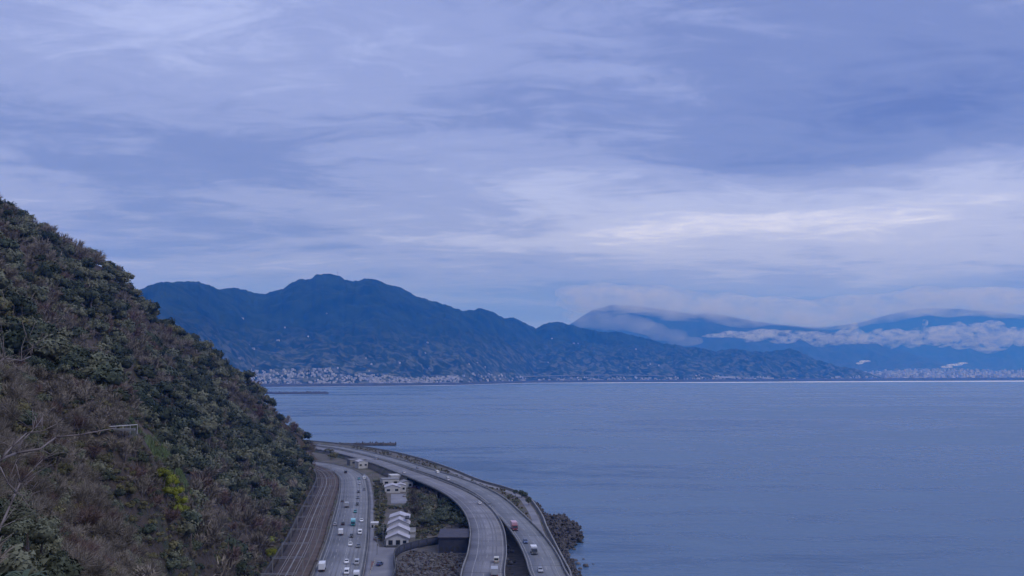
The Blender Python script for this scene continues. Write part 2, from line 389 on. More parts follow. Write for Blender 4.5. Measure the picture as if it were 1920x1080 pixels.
# ------------------------------------------------------------------ coast road (four lanes)
r1 = smooth_path([(10, 110), (-35, 200), (-57, 290), (-69.5, 380), (-73.8, 424), (-84, 510), (-94.5, 585), (-109.5, 690), (-124, 780), (-134.5, 835), (-148, 880), (-168, 925), (-205, 975), (-262, 1030), (-330, 1085)], 5)
r1[:, 2] = 4.0
tag(ribbon('coast_road', r1, [(-10.3, 0.0), (-10.3, 0.05), (10.3, 0.05), (10.3, 0.0)], M['asphalt']), kind='structure')
rd = bpy.data.objects['coast_road']
ribbon('edge_line', r1, [(-9.1, 0.054), (-8.8, 0.054)], M['paint_white'], rd, False)
ribbon('edge_line', r1, [(9.0, 0.054), (9.3, 0.054)], M['paint_white'], rd, False)
ribbon('centre_line', r1, [(0.45, 0.054), (0.75, 0.054)], M['paint_white'], rd, False)
ribbon('centre_line', r1, [(1.25, 0.054), (1.55, 0.054)], M['paint_white'], rd, False)
for o_ in (-8, -6, -3.2, -1.2, 2.4, 4.2, 6.4, 8):
    ribbon('tyre_track', r1, [(o_ - 0.3, 0.052), (o_ + 0.3, 0.052)], M['track'], rd, False)
tag(dashes(r1, -4.2, 0.3, 8, 9, 0.054).build('lane_dashes', M['paint_white'], rd), kind='stuff')
tag(dashes(r1, 5.2, 0.3, 8, 9, 0.054).build('lane_dashes', M['paint_white'], rd), kind='stuff')
def kerb(name, side, label):
    k = thing(name, (0, 0, 0), 0, label, 'barrier')
    o = side * 10.6
    ribbon('footing', r1, [(o - 0.25, 0), (o - 0.2, 0.35), (o + 0.2, 0.35), (o + 0.25, 0)], M['concrete'], k)
    ribbon('beam', r1, [(o - 0.1, 0.72), (o - 0.1, 1.05), (o + 0.1, 1.05), (o + 0.1, 0.72)], M['concrete'], k)
    mb = MB()
    for i in range(0, len(r1), 2):
        n = normals(r1)[i]; x, y = r1[i, 0] + n[0] * o, r1[i, 1] + n[1] * o
        mb.box(x - 0.08, x + 0.08, y - 0.08, y + 0.08, 4.2, 4.95)
    tag(mb.build('posts', M['steel'], k), kind='stuff')
kerb('guard_rail', -1, 'pale guard rail between the railway and the coast road')
kerb('guard_rail', 1, 'pale guard rail on the seaward edge of the coast road')
# footpath right of the coast road
tag(ribbon('pavement', r1[(r1[:, 1] > 250) & (r1[:, 1] < 860)], [(11.0, 0), (11.0, 0.13), (13.4, 0.13), (13.4, 0)], M['asphalt2']), kind='structure')

# ------------------------------------------------------------------ railway
rl = smooth_path([(-5, 120), (-50, 205), (-76, 300), (-88, 380), (-93.5, 424), (-104, 510), (-115, 585), (-128.5, 680), (-143, 780), (-158, 850), (-175, 900), (-200, 950), (-250, 1005), (-330, 1065)], 5)
rl[:, 2] = 4.0
tag(ribbon('railway_bed', rl, [(-8.6, -0.05), (-8.2, 0.5), (6.6, 0.5), (7.6, -0.05)], M['ballast']), kind='structure')
rb = bpy.data.objects['railway_bed']
for off in (-5.4, 1.0):
    for s in (-0.53, 0.53):
        ribbon('rail', rl, [(off + s - 0.09, 0.6), (off + s - 0.09, 0.8), (off + s + 0.09, 0.8), (off + s + 0.09, 0.6)], M['rail'], rb)
    tag(dashes(rl, off, 2.3, 0.26, 1.6, 0.6).build('sleepers', M['sleeper'], rb), kind='stuff')
ribbon('wall_foot_shade', rl, [(-9.2, 0.52), (-8.0, 0.56), (-7.0, 0.53)], M['shade_strip_and_wall'], rb, False)  # dark strip standing in for the shade between wall and track
ribbon('cable_trough', rl, [(-2.6, 0.5), (-2.6, 0.75), (-2.0, 0.75), (-2.0, 0.5)], M['concrete'], rb)
ribbon('cable_trough', rl, [(4.4, 0.5), (4.4, 0.72), (4.9, 0.72), (4.9, 0.5)], M['sleeper'], rb)
# retaining wall at the foot of the hill
rw = thing('retaining_wall', (0, 0, 0), 0, 'dark concrete retaining wall at the hill foot beside the railway', 'retaining wall')
ribbon('wall_body', rl[(rl[:, 1] < 900)], [(-10.9, -1), (-10.6, 3.4), (-9.9, 3.4), (-9.3, -1)], M['shade_strip_and_wall'], rw)
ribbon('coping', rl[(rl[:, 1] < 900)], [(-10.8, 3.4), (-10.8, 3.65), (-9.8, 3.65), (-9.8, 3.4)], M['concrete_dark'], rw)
def portal(y):
    x, yy, z, a = on_path(rl, y, -2.0)
    t = thing('catenary_portal', (x, yy, 4.4), a, 'thin steel catenary portal spanning the two railway tracks', 'catenary portal', 'catenary portals over the railway')
    for s in (-6.4, 6.4):
        MB().box(s - 0.16, s + 0.16, -0.16, 0.16, 0, 7.2).build('post', M['concrete'], t)
    b = MB().box(-6.9, 6.9, -0.12, 0.12, 6.45, 6.6).box(-6.9, 6.9, -0.12, 0.12, 7.0, 7.15)
    for i in range(9):
        x0 = -6.4 + i * 1.6; b.cyl((x0, 0, 6.5), (x0 + 0.8 * (1 if i % 2 else -1) * 0 + 0.8, 0, 7.1), 0.05, n=4)
    b.build('beam', M['steel'], t)
    for s in (-3.4, 3.0):
        MB().box(s - 0.06, s + 0.06, -0.06, 0.06, 5.5, 6.45).build('hanger', M['steel'], t)
for y in (395, 432, 468, 508, 552, 600, 650, 702, 756, 812, 862): portal(y)
wires = thing('overhead_wires', (0, 0, 0), 0, 'thin overhead contact wires above the two railway tracks', 'overhead wire')
for off in (-5.4, 1.0):
    ribbon('contact_wire', rl, [(off - 0.03, 6.0), (off, 6.05), (off + 0.03, 6.0)], M['frame_dark'], wires)

# ------------------------------------------------------------------ expressway viaducts
def zdeck(y): return 7.0 + 5.0 * min(1, max(0, (1060 - y) / 420))
def viaduct(name, pts, half, asm, label, far_parapet=True):
    P = smooth_path([(x, y, zdeck(y)) for x, y in pts], 6)
    t = thing(name, (0, 0, 0), 0, label, 'expressway viaduct', 'expressway viaducts above the shore')
    ribbon('deck', P, [(-half, -0.25), (-half, 0.0), (half, 0.0), (half, -0.25), (half * 0.55, -1.9), (-half * 0.55, -1.9)], asm, t)
    for s in (-1, 1):
        a, b = sorted((s * half, s * (half + 0.45)))
        ribbon('parapet', P, [(a, -0.6), (a, 0.95), (b, 0.95), (b, -0.6)], M['concrete'], t)
    for o in ((-half + 3.9, half - 1.3) if half > 8 else (-half + 1.4, half - 2.9)):
        ribbon('edge_line', P, [(o - 0.15, 0.006), (o + 0.15, 0.006)], M['paint_white'], t, False)
    d = dashes(P, 0.2, 0.35, 8, 12, 0.006).build('lane_dashes', M['paint_white'], t); tag(d, kind='stuff')
    jm = MB()
    for k_ in range(4, len(P) - 1, 6):
        n_ = normals(P)[k_]; tt_ = np.array([-n_[1], n_[0]]) * 0.22; c_1 = P[k_, :2] - n_ * half; c_2 = P[k_, :2] + n_ * half; zz_ = P[k_, 2] + 0.009
        jm.poly([(*(c_1 - tt_), zz_), (*(c_2 - tt_), zz_), (*(c_2 + tt_), zz_), (*(c_1 + tt_), zz_)])
    tag(jm.build('expansion_joints', M['frame_dark'], t), kind='stuff')
    for o_ in (-2.6, -1.0, 2.4, 4.0):
        ribbon('tyre_track', P, [(o_ - 0.3, 0.003), (o_ + 0.3, 0.003)], M['track'], t, False)
    y = 300
    while y < 760:
        x, yy, z, a = on_path(P, y)
        mb = MB(); mb.box(-2.6, 2.6, -1.1, 1.1, 0, z - 3.6); mb.box(-5.2, 5.2, -1.3, 1.3, z - 3.6, z - 1.95)
        p = mb.build('pier', M['concrete'], t); p.location = (x, yy, 0); p.rotation_euler[2] = a
        y += 36
    # beyond the sea crossing the road runs on an earth bank
    Q = P[P[:, 1] > 770]
    V, Fc = sweep(Q, [(-half - 0.3, -0.7), (half + 0.3, -0.7), (half + 5, 3 - 12.0), (-half - 5, 3 - 12.0)])
    link('embankment', np_mesh('embankment', V, Fc, M['ground']), t)
    return P
dl = viaduct('expressway_viaduct', [(25, 150), (3, 250), (-8, 330), (-11.3, 389), (-10.9, 440), (-12.5, 500), (-18, 560), (-28.2, 620), (-41.9, 676), (-61.5, 740), (-87.5, 816), (-119, 907), (-156, 1000), (-190, 1070), (-226, 1125), (-285, 1185), (-380, 1250)],
             8.2, M['asphalt2'], 'landward deck of the expressway viaduct, curving left around the bay')
dr = viaduct('expressway_viaduct', [(75, 130), (40, 220), (21, 320), (14.5, 389), (13, 422), (10, 465), (4.8, 512), (-2.8, 566), (-12, 626), (-26, 690), (-47, 760), (-72, 830), (-102, 915), (-137, 1003), (-170, 1076), (-205, 1135), (-262, 1198), (-360, 1265)],
             6.9, M['asphalt3'], 'seaward deck of the expressway viaduct, nearest the sea wall')
# lower frontage road seen between viaduct and sea
fr = smooth_path([(28, 690), (-20, 775), (-46, 860), (-78, 945), (-113, 1035), (-150, 1110)], 8)
# access road and yard between coast road and plot
ap = MB().poly([(-60.5, 380, 4.004), (-50, 380, 4.004), (-50.5, 440, 4.004), (-55, 478, 4.004), (-46, 497, 4.004), (-66, 499, 4.004), (-71, 520, 4.004), (-74.5, 520, 4.004), (-69, 470, 4.004), (-64, 430, 4.004)])
tag(ap.build('access_road', M['asphalt2']), kind='structure')
rs = MB().poly([(-62.6, 395, 4.012), (-59.4, 395, 4.012), (-63.4, 462, 4.012), (-67.0, 462, 4.012)])
tag(rs.build('red_paving_strip', M['rust']), kind='structure')
for i in range(8):
    y = 402 + i * 8; x = -58.8 - (y - 395) * 0.062
    b = tag(MB().cyl((0, 0, 0), (0, 0, 1.2), 0.14, n=6).cyl((0, 0, 1.2), (0, 0, 1.35), 0.18, 0.1, n=6).build('bollard', M['p_cream']), 'pale post in the row beside the red strip near the access road', 'bollard', 'row of posts by the access road')
    b.location = (x, y, 4.0)

# ------------------------------------------------------------------ the near hillside
CP = []
def c_(px, py, Y): CP.append(atd(px, py, Y))
for q in [(-120, 375, 600), (0, 430, 620), (30, 458, 640), (90, 500, 680), (140, 512, 700), (190, 508, 740), (235, 548, 760), (258, 592, 830), (350, 640, 860), (420, 700, 900), (480, 730, 930), (520, 774, 950), (570, 832, 975), (598, 868, 990)]: c_(*q)
for q in [(250, 800, 240), (330, 878, 265), (370, 908, 300), (450, 985, 350), (500, 1065, 420), (300, 800, 480), (400, 900, 520), (480, 1000, 480), (400, 800, 620), (500, 850, 750), (550, 905, 780), (300, 700, 600),
          (200, 700, 480), (200, 600, 600), (100, 600, 480), (100, 510, 610), (0, 500, 480), (0, 600, 350), (0, 700, 260), (100, 700, 350), (100, 790, 230), (0, 800, 150), (0, 900, 110), (0, 1080, 60), (100, 1080, 75),
          (200, 900, 170), (200, 1080, 120), (300, 1010, 200), (350, 1085, 240), (430, 1085, 320), (450, 760, 800), (350, 740, 700), (250, 640, 650), (540, 850, 900)]: c_(*q)
foot = rl[::6]; fn = normals(rl)[::6]
for p, n in zip(foot, fn):
    if 180 < p[1] < 960: CP.append((p[0] - n[0] * 10.6, p[1] - n[1] * 10.6, 6.5)); CP.append((p[0], p[1], -3)); CP.append((p[0] + 40, p[1], -18))
CP += [(0, 0, 87.5), (-8, 12, 84), (0, 25, 74), (-20, 40, 78), (20, 10, 78), (30, 50, 45), (0, 70, 50), (-30, 150, 48), (-40, 220, 34), (-10, 150, 22), (60, 60, 10), (110, 0, 10), (90, -60, 60), (0, -60, 110), (-60, 0, 112), (-120, 100, 128), (-160, -40, 170),
       (-240, 300, 170), (-330, 450, 235), (-420, 620, 262), (-520, 700, 285), (-430, 900, 150), (-330, 1020, 70), (-260, 1060, 30), (-420, 1120, 30), (-520, 1000, 120), (-250, 150, 215), (-400, 250, 280), (-520, 400, 320)]
CP = np.array(CP)
def kern(r): return np.sqrt(r * r + 12 ** 2)
Dm = np.linalg.norm(CP[:, None, :2] - CP[None, :, :2], axis=2); n_ = len(CP)
A = np.zeros((n_ + 3, n_ + 3)); A[:n_, :n_] = kern(Dm) ; A[:n_, n_] = 1; A[:n_, n_ + 1:] = CP[:, :2]; A[n_, :n_] = 1; A[n_ + 1:, :n_] = CP[:, :2].T
A[:n_, :n_] -= np.eye(n_) * 4.0
sol = np.linalg.solve(A, np.r_[CP[:, 2], 0, 0, 0])
def hz_raw(X, Y):
    X = np.asarray(X, float); Y = np.asarray(Y, float); o = np.zeros(X.shape)
    for i in range(n_): o += sol[i] * kern(np.hypot(X - CP[i, 0], Y - CP[i, 1]))
    return o + sol[n_] + sol[n_ + 1] * X + sol[n_ + 2] * Y
GX0, GX1, GY0, GY1, GS = -560, 180, -90, 1240, 5.0
gx = np.arange(GX0, GX1 + 1, GS); gy = np.arange(GY0, GY1 + 1, GS)
XX, YY = np.meshgrid(gx, gy, indexing='ij')
ZZ = hz_raw(XX, YY)
rough = fbm(XX / 55, YY / 55, 4, 3) * 24 + fbm(XX / 20, YY / 20, 3, 9) * 8
rough *= np.clip((ZZ - 8) / 40, 0, 1) * np.clip(np.hypot(XX, YY) / 150, 0.05, 1)
ZZ = ZZ + rough
ZZ = np.where(np.hypot(XX, YY) < 30, np.minimum(ZZ, 87.6 - 0.5 * np.maximum(YY, 0)), ZZ)
_rn = normals(rl); _m = (YY > 150) & (YY < 990)          # the railway and road bench is cut level into the foot
_gx = XX[_m]; _gy = YY[_m]; _k = np.argmin((_gx[:, None] - rl[None, ::2, 0]) ** 2 + (_gy[:, None] - rl[None, ::2, 1]) ** 2, axis=1) * 2
_o = (_gx - rl[_k, 0]) * _rn[_k, 0] + (_gy - rl[_k, 1]) * _rn[_k, 1]
ZZ[_m] = np.where(_o > -11.2, np.minimum(ZZ[_m], 1.5), ZZ[_m])
def hz(x, y):
    fx = (np.asarray(x, float) - GX0) / GS; fy = (np.asarray(y, float) - GY0) / GS
    ix = np.clip(np.floor(fx).astype(int), 0, len(gx) - 2); iy = np.clip(np.floor(fy).astype(int), 0, len(gy) - 2); fx = fx - ix; fy = fy - iy
    return (ZZ[ix, iy] * (1 - fx) + ZZ[ix + 1, iy] * fx) * (1 - fy) + (ZZ[ix, iy + 1] * (1 - fx) + ZZ[ix + 1, iy + 1] * fx) * fy
V = np.stack([XX, YY, ZZ], -1).reshape(-1, 3)
tag(link('hillside', np_mesh('hillside', V, grid_faces(len(gx), len(gy)), M['hillside'], True)), kind='structure')

# bright grass strip down the near spur
def hp(px, py, Y0=100, Y1=700):                       # first hit of a sight line with the hill
    a, c = ray(px, py); Y = np.arange(Y0, Y1, 2.0); z = H + c * Y; h = hz(a * Y, Y)
    k = np.where(h >= z)[0]
    return None if len(k) == 0 else (a * Y[k[0]], Y[k[0]], h[k[0]])

# ------------------------------------------------------------------ tree prototypes (unit crown radius)
def rand_unit(n, r):
    v = r.normal(size=(n, 3)); return v / np.linalg.norm(v, axis=1)[:, None]
def ico():
    t = (1 + 5 ** 0.5) / 2
    v = np.array([(-1, t, 0), (1, t, 0), (-1, -t, 0), (1, -t, 0), (0, -1, t), (0, 1, t), (0, -1, -t), (0, 1, -t), (t, 0, -1), (t, 0, 1), (-t, 0, -1), (-t, 0, 1)], float)
    v /= np.linalg.norm(v[0])
    f = np.array([(0, 11, 5), (0, 5, 1), (0, 1, 7), (0, 7, 10), (0, 10, 11), (1, 5, 9), (5, 11, 4), (11, 10, 2), (10, 7, 6), (7, 1, 8), (3, 9, 4), (3, 4, 2), (3, 2, 6), (3, 6, 8), (3, 8, 9), (4, 9, 5), (2, 4, 11), (6, 2, 10), (8, 6, 7), (9, 8, 1)])
    return v, f
IV, IF = ico()
def leafy(seed, lobes, per, leaf, flat=0.85, tall=1.0):
    """crown of uneven lobes: each a small core with leaf clumps standing off it"""
    r = np.random.default_rng(seed); V = []; Fc = []; b = 0
    for k in range(lobes):
        d = rand_unit(1, r)[0]; d[2] = abs(d[2]) * 0.9 - 0.1
        c = d * r.uniform(0.25, 0.68) * np.array([1, 1, flat * tall]) + np.array([0, 0, 0.15]); s = r.uniform(0.24, 0.46)
        cv = IV * s * r.uniform(0.55, 0.95, (12, 1)) + c
        V.append(cv); Fc.append(IF + b); b += 12
        dirs = rand_unit(per, r); dirs[:, 2] = np.where(dirs[:, 2] < -0.3, -dirs[:, 2], dirs[:, 2])
        ctr = c + dirs * s * r.uniform(0.75, 1.25, (per, 1))
        u = np.cross(dirs, rand_unit(per, r)); u /= np.linalg.norm(u, axis=1)[:, None] + 1e-9
        w = np.cross(dirs, u) + dirs * r.uniform(-0.6, 0.9, (per, 1))
        sz = leaf * r.uniform(0.6, 1.4, (per, 1))
        tri = np.stack([ctr - u * sz, ctr + u * sz, ctr + w * sz * 1.7], 1).reshape(-1, 3)
        V.append(tri); Fc.append(np.arange(per * 3).reshape(-1, 3) + b); b += per * 3
    return np.vstack(V), np.vstack(Fc)
def twiggy(seed, n, wid, flat=0.9):
    """leafless crown: fans of fine twigs"""
    r = np.random.default_rng(seed); V = []; Fc = []; b = 0
    nb = max(5, n // 14)
    bd = rand_unit(nb, r); bd[:, 2] = np.abs(bd[:, 2]) * 0.9 + 0.15
    tips = bd * r.uniform(0.45, 0.8, (nb, 1)) * np.array([1, 1, flat])
    # limbs
    base = np.tile(np.array([[0, 0, -0.45]]), (nb, 1)); u = np.cross(bd, rand_unit(nb, r)); u /= np.linalg.norm(u, axis=1)[:, None]
    V.append(np.stack([base - u * wid * 1.3, base + u * wid * 1.3, tips], 1).reshape(-1, 3)); Fc.append(np.arange(nb * 3).reshape(-1, 3)); b = nb * 3
    k = r.integers(0, nb, n); st = base[k] + (tips[k] - base[k]) * r.uniform(0.35, 1, (n, 1))
    d = bd[k] * 0.8 + rand_unit(n, r) * 0.75; d[:, 2] += 0.25; d /= np.linalg.norm(d, axis=1)[:, None]
    ln = r.uniform(0.22, 0.5, (n, 1)); u = np.cross(d, rand_unit(n, r)); u /= np.linalg.norm(u, axis=1)[:, None]
    V.append(np.stack([st - u * wid, st + u * wid, st + d * ln + u * wid * 0.6], 1).reshape(-1, 3)); Fc.append(np.arange(n * 3).reshape(-1, 3) + b)
    return np.vstack(V), np.vstack(Fc)
PRO = {}
for key, fn_ in dict(evergreen=lambda s, q: leafy(s, 9, (46, 130)[q], (0.092, 0.046)[q]),
                     bare=lambda s, q: twiggy(s, (250, 900)[q], (0.034, 0.011)[q]),
                     shrub=lambda s, q: leafy(s, 6, (34, 120)[q], (0.10, 0.048)[q], 0.7)).items():
    PRO[key] = [[fn_(100 * q + i + len(key), q) for i in range(4)] for q in (0, 1)]
def trunk_mb(bend):
    mb = MB(); mb.cyl((0, 0, -1.6), (bend * 0.1, 0, -0.7), 0.09, 0.06, 5, False); mb.cyl((bend * 0.1, 0, -0.7), (bend * 0.25, 0.05, 0.2), 0.06, 0.025, 5, False)
    mb.cyl((bend * 0.1, 0, -0.7), (-0.3, 0.25, -0.05), 0.04, 0.015, 4, False); return mb
TR = [trunk_mb(b).mesh('trunk', M['bark']) for b in (-1, 0.5, 1)]
CM = {}
def crown_mesh(kind, q, i, mk):
    k = (kind, q, i, mk)
    if k not in CM:
        V, Fc = PRO[kind][q][i]; CM[k] = np_mesh('crown', V, Fc, M[mk])
    return CM[k]
# scatter over the hill
pts = []
def scatter(n, x0, x1, y0, y1, spacing_fn, accept):
    X = rng.uniform(x0, x1, n); Y = rng.uniform(y0, y1, n); Z = hz(X, Y); return X, Y, Z
def visible(X, Y, Z):
    """seen from near the camera: in frame and not behind the hill"""
    v = np.ones(len(X), bool)
    for t in np.linspace(0.08, 0.97, 50):
        xx, yy, zz = X * t, Y * t, H + (Z - H) * t
        v &= ~((hz(xx, yy) > zz + 1.0) & (Y * (1 - t) > 8))
    return v
def dart(x0, x1, y0, y1, d, seed):
    r = np.random.default_rng(seed); nx = int((x1 - x0) / d); ny = int((y1 - y0) / d)
    X, Y = np.meshgrid(x0 + (np.arange(nx) + 0.5) * d, y0 + (np.arange(ny) + 0.5) * d, indexing='ij')
    X = X.ravel() + r.uniform(-0.48, 0.48, X.size) * d; Y = Y.ravel() + r.uniform(-0.48, 0.48, Y.size) * d
    return X, Y
def proj(X, Y, Z):
    cy = Y * math.cos(PITCH) + (Z - H) * math.sin(PITCH); cz = (Z - H) * math.cos(PITCH) - Y * math.sin(PITCH)
    return 960 + F * X / np.maximum(cy, 1e-3), 540 - F * cz / np.maximum(cy, 1e-3), cy
LOWS = []
TREES = []   # x, y, z, radius, kind, material
STRIP = [(250, 797), (275, 822), (300, 846), (325, 868), (350, 888), (372, 904), (388, 918)]
def in_strip(px, py):
    d = 1e9
    for (a, b), (c, e) in zip(STRIP[:-1], STRIP[1:]):
        t = max(0, min(1, ((px - a) * (c - a) + (py - b) * (e - b)) / ((c - a) ** 2 + (e - b) ** 2)))
        d = min(d, math.hypot(px - a - t * (c - a), py - b - t * (e - b)))
    return d < 17
def plant_zone(y0, y1, d, rlo, rhi, seed, slim=1.0):
    X, Y = dart(GX0 + 10, 60, y0, y1, d, seed); Z = hz(X, Y)
    k = (Z > 7.5) & (np.hypot(X, Y) > 20); X, Y, Z = X[k], Y[k], Z[k]
    vis = visible(X, Y, Z + 3); px, py, dep = proj(X, Y, Z)
    k = (px > -160) & (px < 700); 
    vis &= (px > -30) & (px < 680) & (py < 1120)
    sp = fbm(X / 38, Y / 38, 3, 41); sp2 = fbm(X / 16, Y / 16, 2, 77)
    # a wood also needs its unseen side, but thinner
    r = np.random.default_rng(seed + 5)
    for i in np.where(k)[0]:
        if not vis[i] and r.random() > 0.30: continue
        if py[i] > 700 and py[i] < 1000 and 150 < Y[i] < 345 and (in_strip(px[i], py[i]) or in_strip(px[i], py[i] - 20) or in_strip(px[i], py[i] - 34)):
            LOWS.append((X[i], Y[i], Z[i])); continue
        v = sp[i] * 3.0 + sp2[i] * 1.5 + r.normal() * 0.08
        far = max(0, min(1, (Y[i] - 380) / 300))
        # brown bare wood low on the slope and in the left foreground, dark evergreens along the gully and high on the ridge
        v += 0.10 * far + (0.20 if (330 < px[i] < 560 and 640 < py[i] < 900) else 0) + (0.16 if py[i] < 600 else 0)
        if 255 < px[i] < 400 and 760 < py[i] < 900: v += 0.5
        if px[i] < 260 and 560 < py[i] < 860: v -= 0.10
        if Y[i] < 100 and px[i] < 120: v += 0.45
        rad = rlo + (rhi - rlo) * r.random() ** 1.7 * (1.25 if Y[i] > 500 else 1)
        if v > 0.14: kind, mk = 'evergreen', ('leaf_dark' if r.random() < 0.62 else 'leaf_grey')
        elif v > -0.02: kind, mk = ('evergreen', 'leaf_grey') if r.random() < 0.6 else ('shrub', 'leaf_olive' if Y[i] < 420 else 'leaf_grey')
        elif v > -0.10: kind, mk = 'shrub', 'leaf_olive'; rad *= 0.85
        else: kind, mk = 'bare', ('twig' if r.random() < 0.86 else 'twig_red'); rad *= 1.1
        if kind == 'evergreen' and r.random() < 0.10: Z[i] += rad * 0.7
        TREES.append([X[i], Y[i], Z[i], rad, kind, mk, bool(vis[i]), F * rad / max(dep[i], 5)])
plant_zone(30, 120, 2.1, 1.1, 2.0, 1)
plant_zone(120, 260, 3.1, 1.6, 3.0, 2)
plant_zone(260, 1080, 6.2, 2.8, 6.6, 3)
X, Y = dart(-200, 20, 40, 420, 1.75, 21); Z = hz(X, Y); px, py, dep = proj(X, Y, Z); vis = visible(X, Y, Z + 2)
ur = np.random.default_rng(31); UNDER = {}
for i in np.where((Z > 7) & (px > -80) & (px < 560) & vis & (np.hypot(X, Y) > 25))[0]:
    if py[i] > 700 and 150 < Y[i] < 345 and (in_strip(px[i], py[i]) or in_strip(px[i], py[i] - 12)): continue
    k = ur.random(); UNDER.setdefault(('bare', 'twig') if k < 0.5 else ('shrub', 'leaf_olive') if k < 0.75 else ('shrub', 'leaf_dark'), []).append([X[i], Y[i], Z[i], ur.uniform(0.8, 1.4) * (0.6 if Y[i] < 90 else 1), 0, 0, True, 0])
rln = normals(rl)
for i in range(0, len(rl)):                  # weeds between the wall and the first trees
    if not 380 < rl[i, 1] < 960: continue
    for k_ in range(16):
        o_ = -11.4 - ur.uniform(0, 14); x_ = rl[i, 0] + rln[i, 0] * o_ + ur.uniform(-2.5, 2.5) * 0.3; y_ = rl[i, 1] + rln[i, 1] * o_ + ur.uniform(-2.5, 2.5); z_ = float(hz(x_, y_))
        if z_ < 3.2 or z_ > 14: continue
        UNDER.setdefault((('bare', 'twig'), ('shrub', 'leaf_olive'), ('shrub', 'leaf_dark'))[ur.integers(3)], []).append([x_, y_, z_, ur.uniform(0.9, 2.0), 0, 0, True, 0])
for (x, y, z) in LOWS:                       # only low plants right below the grass strip
    for k_ in range(7):
        x_ = x + ur.uniform(-2, 2); y_ = y + ur.uniform(-2, 2); q_ = proj(np.array([x_]), np.array([y_]), hz(np.array([x_]), np.array([y_])))
        if in_strip(q_[0][0] * 1.0, q_[1][0] - 2) and not in_strip(q_[0][0], q_[1][0] + 11): continue
        UNDER.setdefault((('bare', 'twig'), ('shrub', 'leaf_olive'), ('shrub', 'leaf_dark'))[ur.integers(3)], []).append([x_, y_, float(hz(x_, y_)), ur.uniform(0.7, 1.15), 0, 0, True, 0])
# the yellow-green shrubs seen on the spur and beside the retaining wall
for (px, py, rad) in [(305, 915, 2.1), (318, 928, 2.3), (325, 945, 2.2), (335, 960, 2.1), (345, 978, 2.0), (330, 975, 1.8), (312, 940, 1.8), (500, 1032, 3.0), (515, 1040, 3.3), (505, 1052, 3.0), (523, 1022, 2.4)]:
    h = hp(px, py + 6, 100, 460)
    if h is None: continue
    lime = [h[0], h[1], h[2] + 1.6, 1.35 * rad, 'shrub', 'leaf_lime', True, 99]; TREES.append(lime)
LAB = dict(evergreen=('evergreen_tree', 'rounded evergreen tree crown among the dense woods of the steep left hillside', 'tree', 'evergreen trees on the left hillside'),
           bare=('bare_tree', 'leafless brown tree with fine twigs on the steep left hillside', 'tree', 'bare trees on the left hillside'),
           shrub=('hillside_shrub', 'low olive green shrub between the trees of the left hillside', 'shrub', 'shrubs on the left hillside'),
           lime=('yellow_green_shrub', 'bright yellow-green shrub standing out on the dark left hillside', 'shrub', 'yellow-green shrubs on the left hillside'))
def place_plant(x, y, z, rad, kind, mk, q, lab, lift=0.9, r=random):
    nm, la, ca, gr = lab
    t = thing(nm, (x, y, z + rad * lift), r.uniform(0, 6.28), la, ca, gr); t.scale = (rad * r.uniform(0.9, 1.15), rad * r.uniform(0.9, 1.15), rad * r.uniform(0.85, 1.2))
    link('crown', crown_mesh(kind, q, r.randrange(4), mk), t)
    link('trunk', r.choice(TR), t)
    return t
ADJ = {'leaf_dark': 'dark green', 'leaf_grey': 'grey-green', 'leaf_olive': 'olive', 'twig': 'brown', 'twig_red': 'reddish brown'}
def zone_label(t, kind):
    px, py, _ = proj(np.array([t[0]]), np.array([t[1]]), np.array([t[2]])); px = px[0]; py = py[0]
    sky = np.interp(px, [0, 90, 240, 350, 480, 570, 600], [400, 480, 530, 612, 705, 815, 858])
    z = ('in the near foreground at the lower left' if t[1] < 125 else 'standing against the skyline of the hill' if py < sky + 38 else 'low on the slope just above the railway' if t[2] < 26
         else 'on the near spur below the grass strip' if t[1] < 300 else 'on the high middle of the far slope' if py < 700 else 'on the lower middle of the far slope')
    n = {'evergreen': 'rounded evergreen tree', 'bare': 'leafless fine-twigged tree', 'shrub': 'low shrub'}[kind]
    nm, _, ca, _ = LAB[kind]; la = ADJ[t[5]] + ' ' + n + ' ' + z
    return (nm, la, ca, la.replace(' tree', ' trees').replace(' shrub', ' shrubs'))
rest = {}
for kind in ('evergreen', 'bare', 'shrub'):
    L_ = [t for t in TREES if t[4] == kind]
    seen = sorted([t for t in L_ if t[6] and t[5] != 'leaf_lime'], key=lambda t: -t[7])
    for t in seen[:298]: place_plant(*t[:4], kind, t[5], 1 if t[1] < 230 else 0, zone_label(t, kind), 0.55 if kind == 'shrub' else 0.85)
    for t in [t for t in L_ if t[5] == 'leaf_lime']: place_plant(*t[:4], kind, 'leaf_lime', 1, LAB['lime'], 0.5)
    for t in seen[298:] + [t for t in L_ if not t[6]]: rest.setdefault((kind, t[5]), []).append(t)
def join_plants(name, lst, kind, mk, label, cat, q=0):
    VV = []; FF = []; b = 0; r = np.random.default_rng(len(lst))
    for t in lst:
        V, Fc = PRO[kind][q][r.integers(4)]
        if kind != 'bare' and t[1] > 700:      # far ones carry fewer leaf clumps
            pass
        a = r.uniform(0, 6.28); c, s = math.cos(a), math.sin(a); rr = t[3]
        P = V * np.array([rr * r.uniform(0.9, 1.15), rr * r.uniform(0.9, 1.15), rr * r.uniform(0.85, 1.2)])
        P = np.c_[P[:, 0] * c - P[:, 1] * s, P[:, 0] * s + P[:, 1] * c, P[:, 2]] + np.array([t[0], t[1], t[2] + rr * (0.55 if kind == 'shrub' else 0.85)])
        VV.append(P); FF.append(Fc + b); b += len(P)
    o = link(name, np_mesh(name, np.vstack(VV), np.vstack(FF), M[mk])); return tag(o, label, cat, kind='stuff')
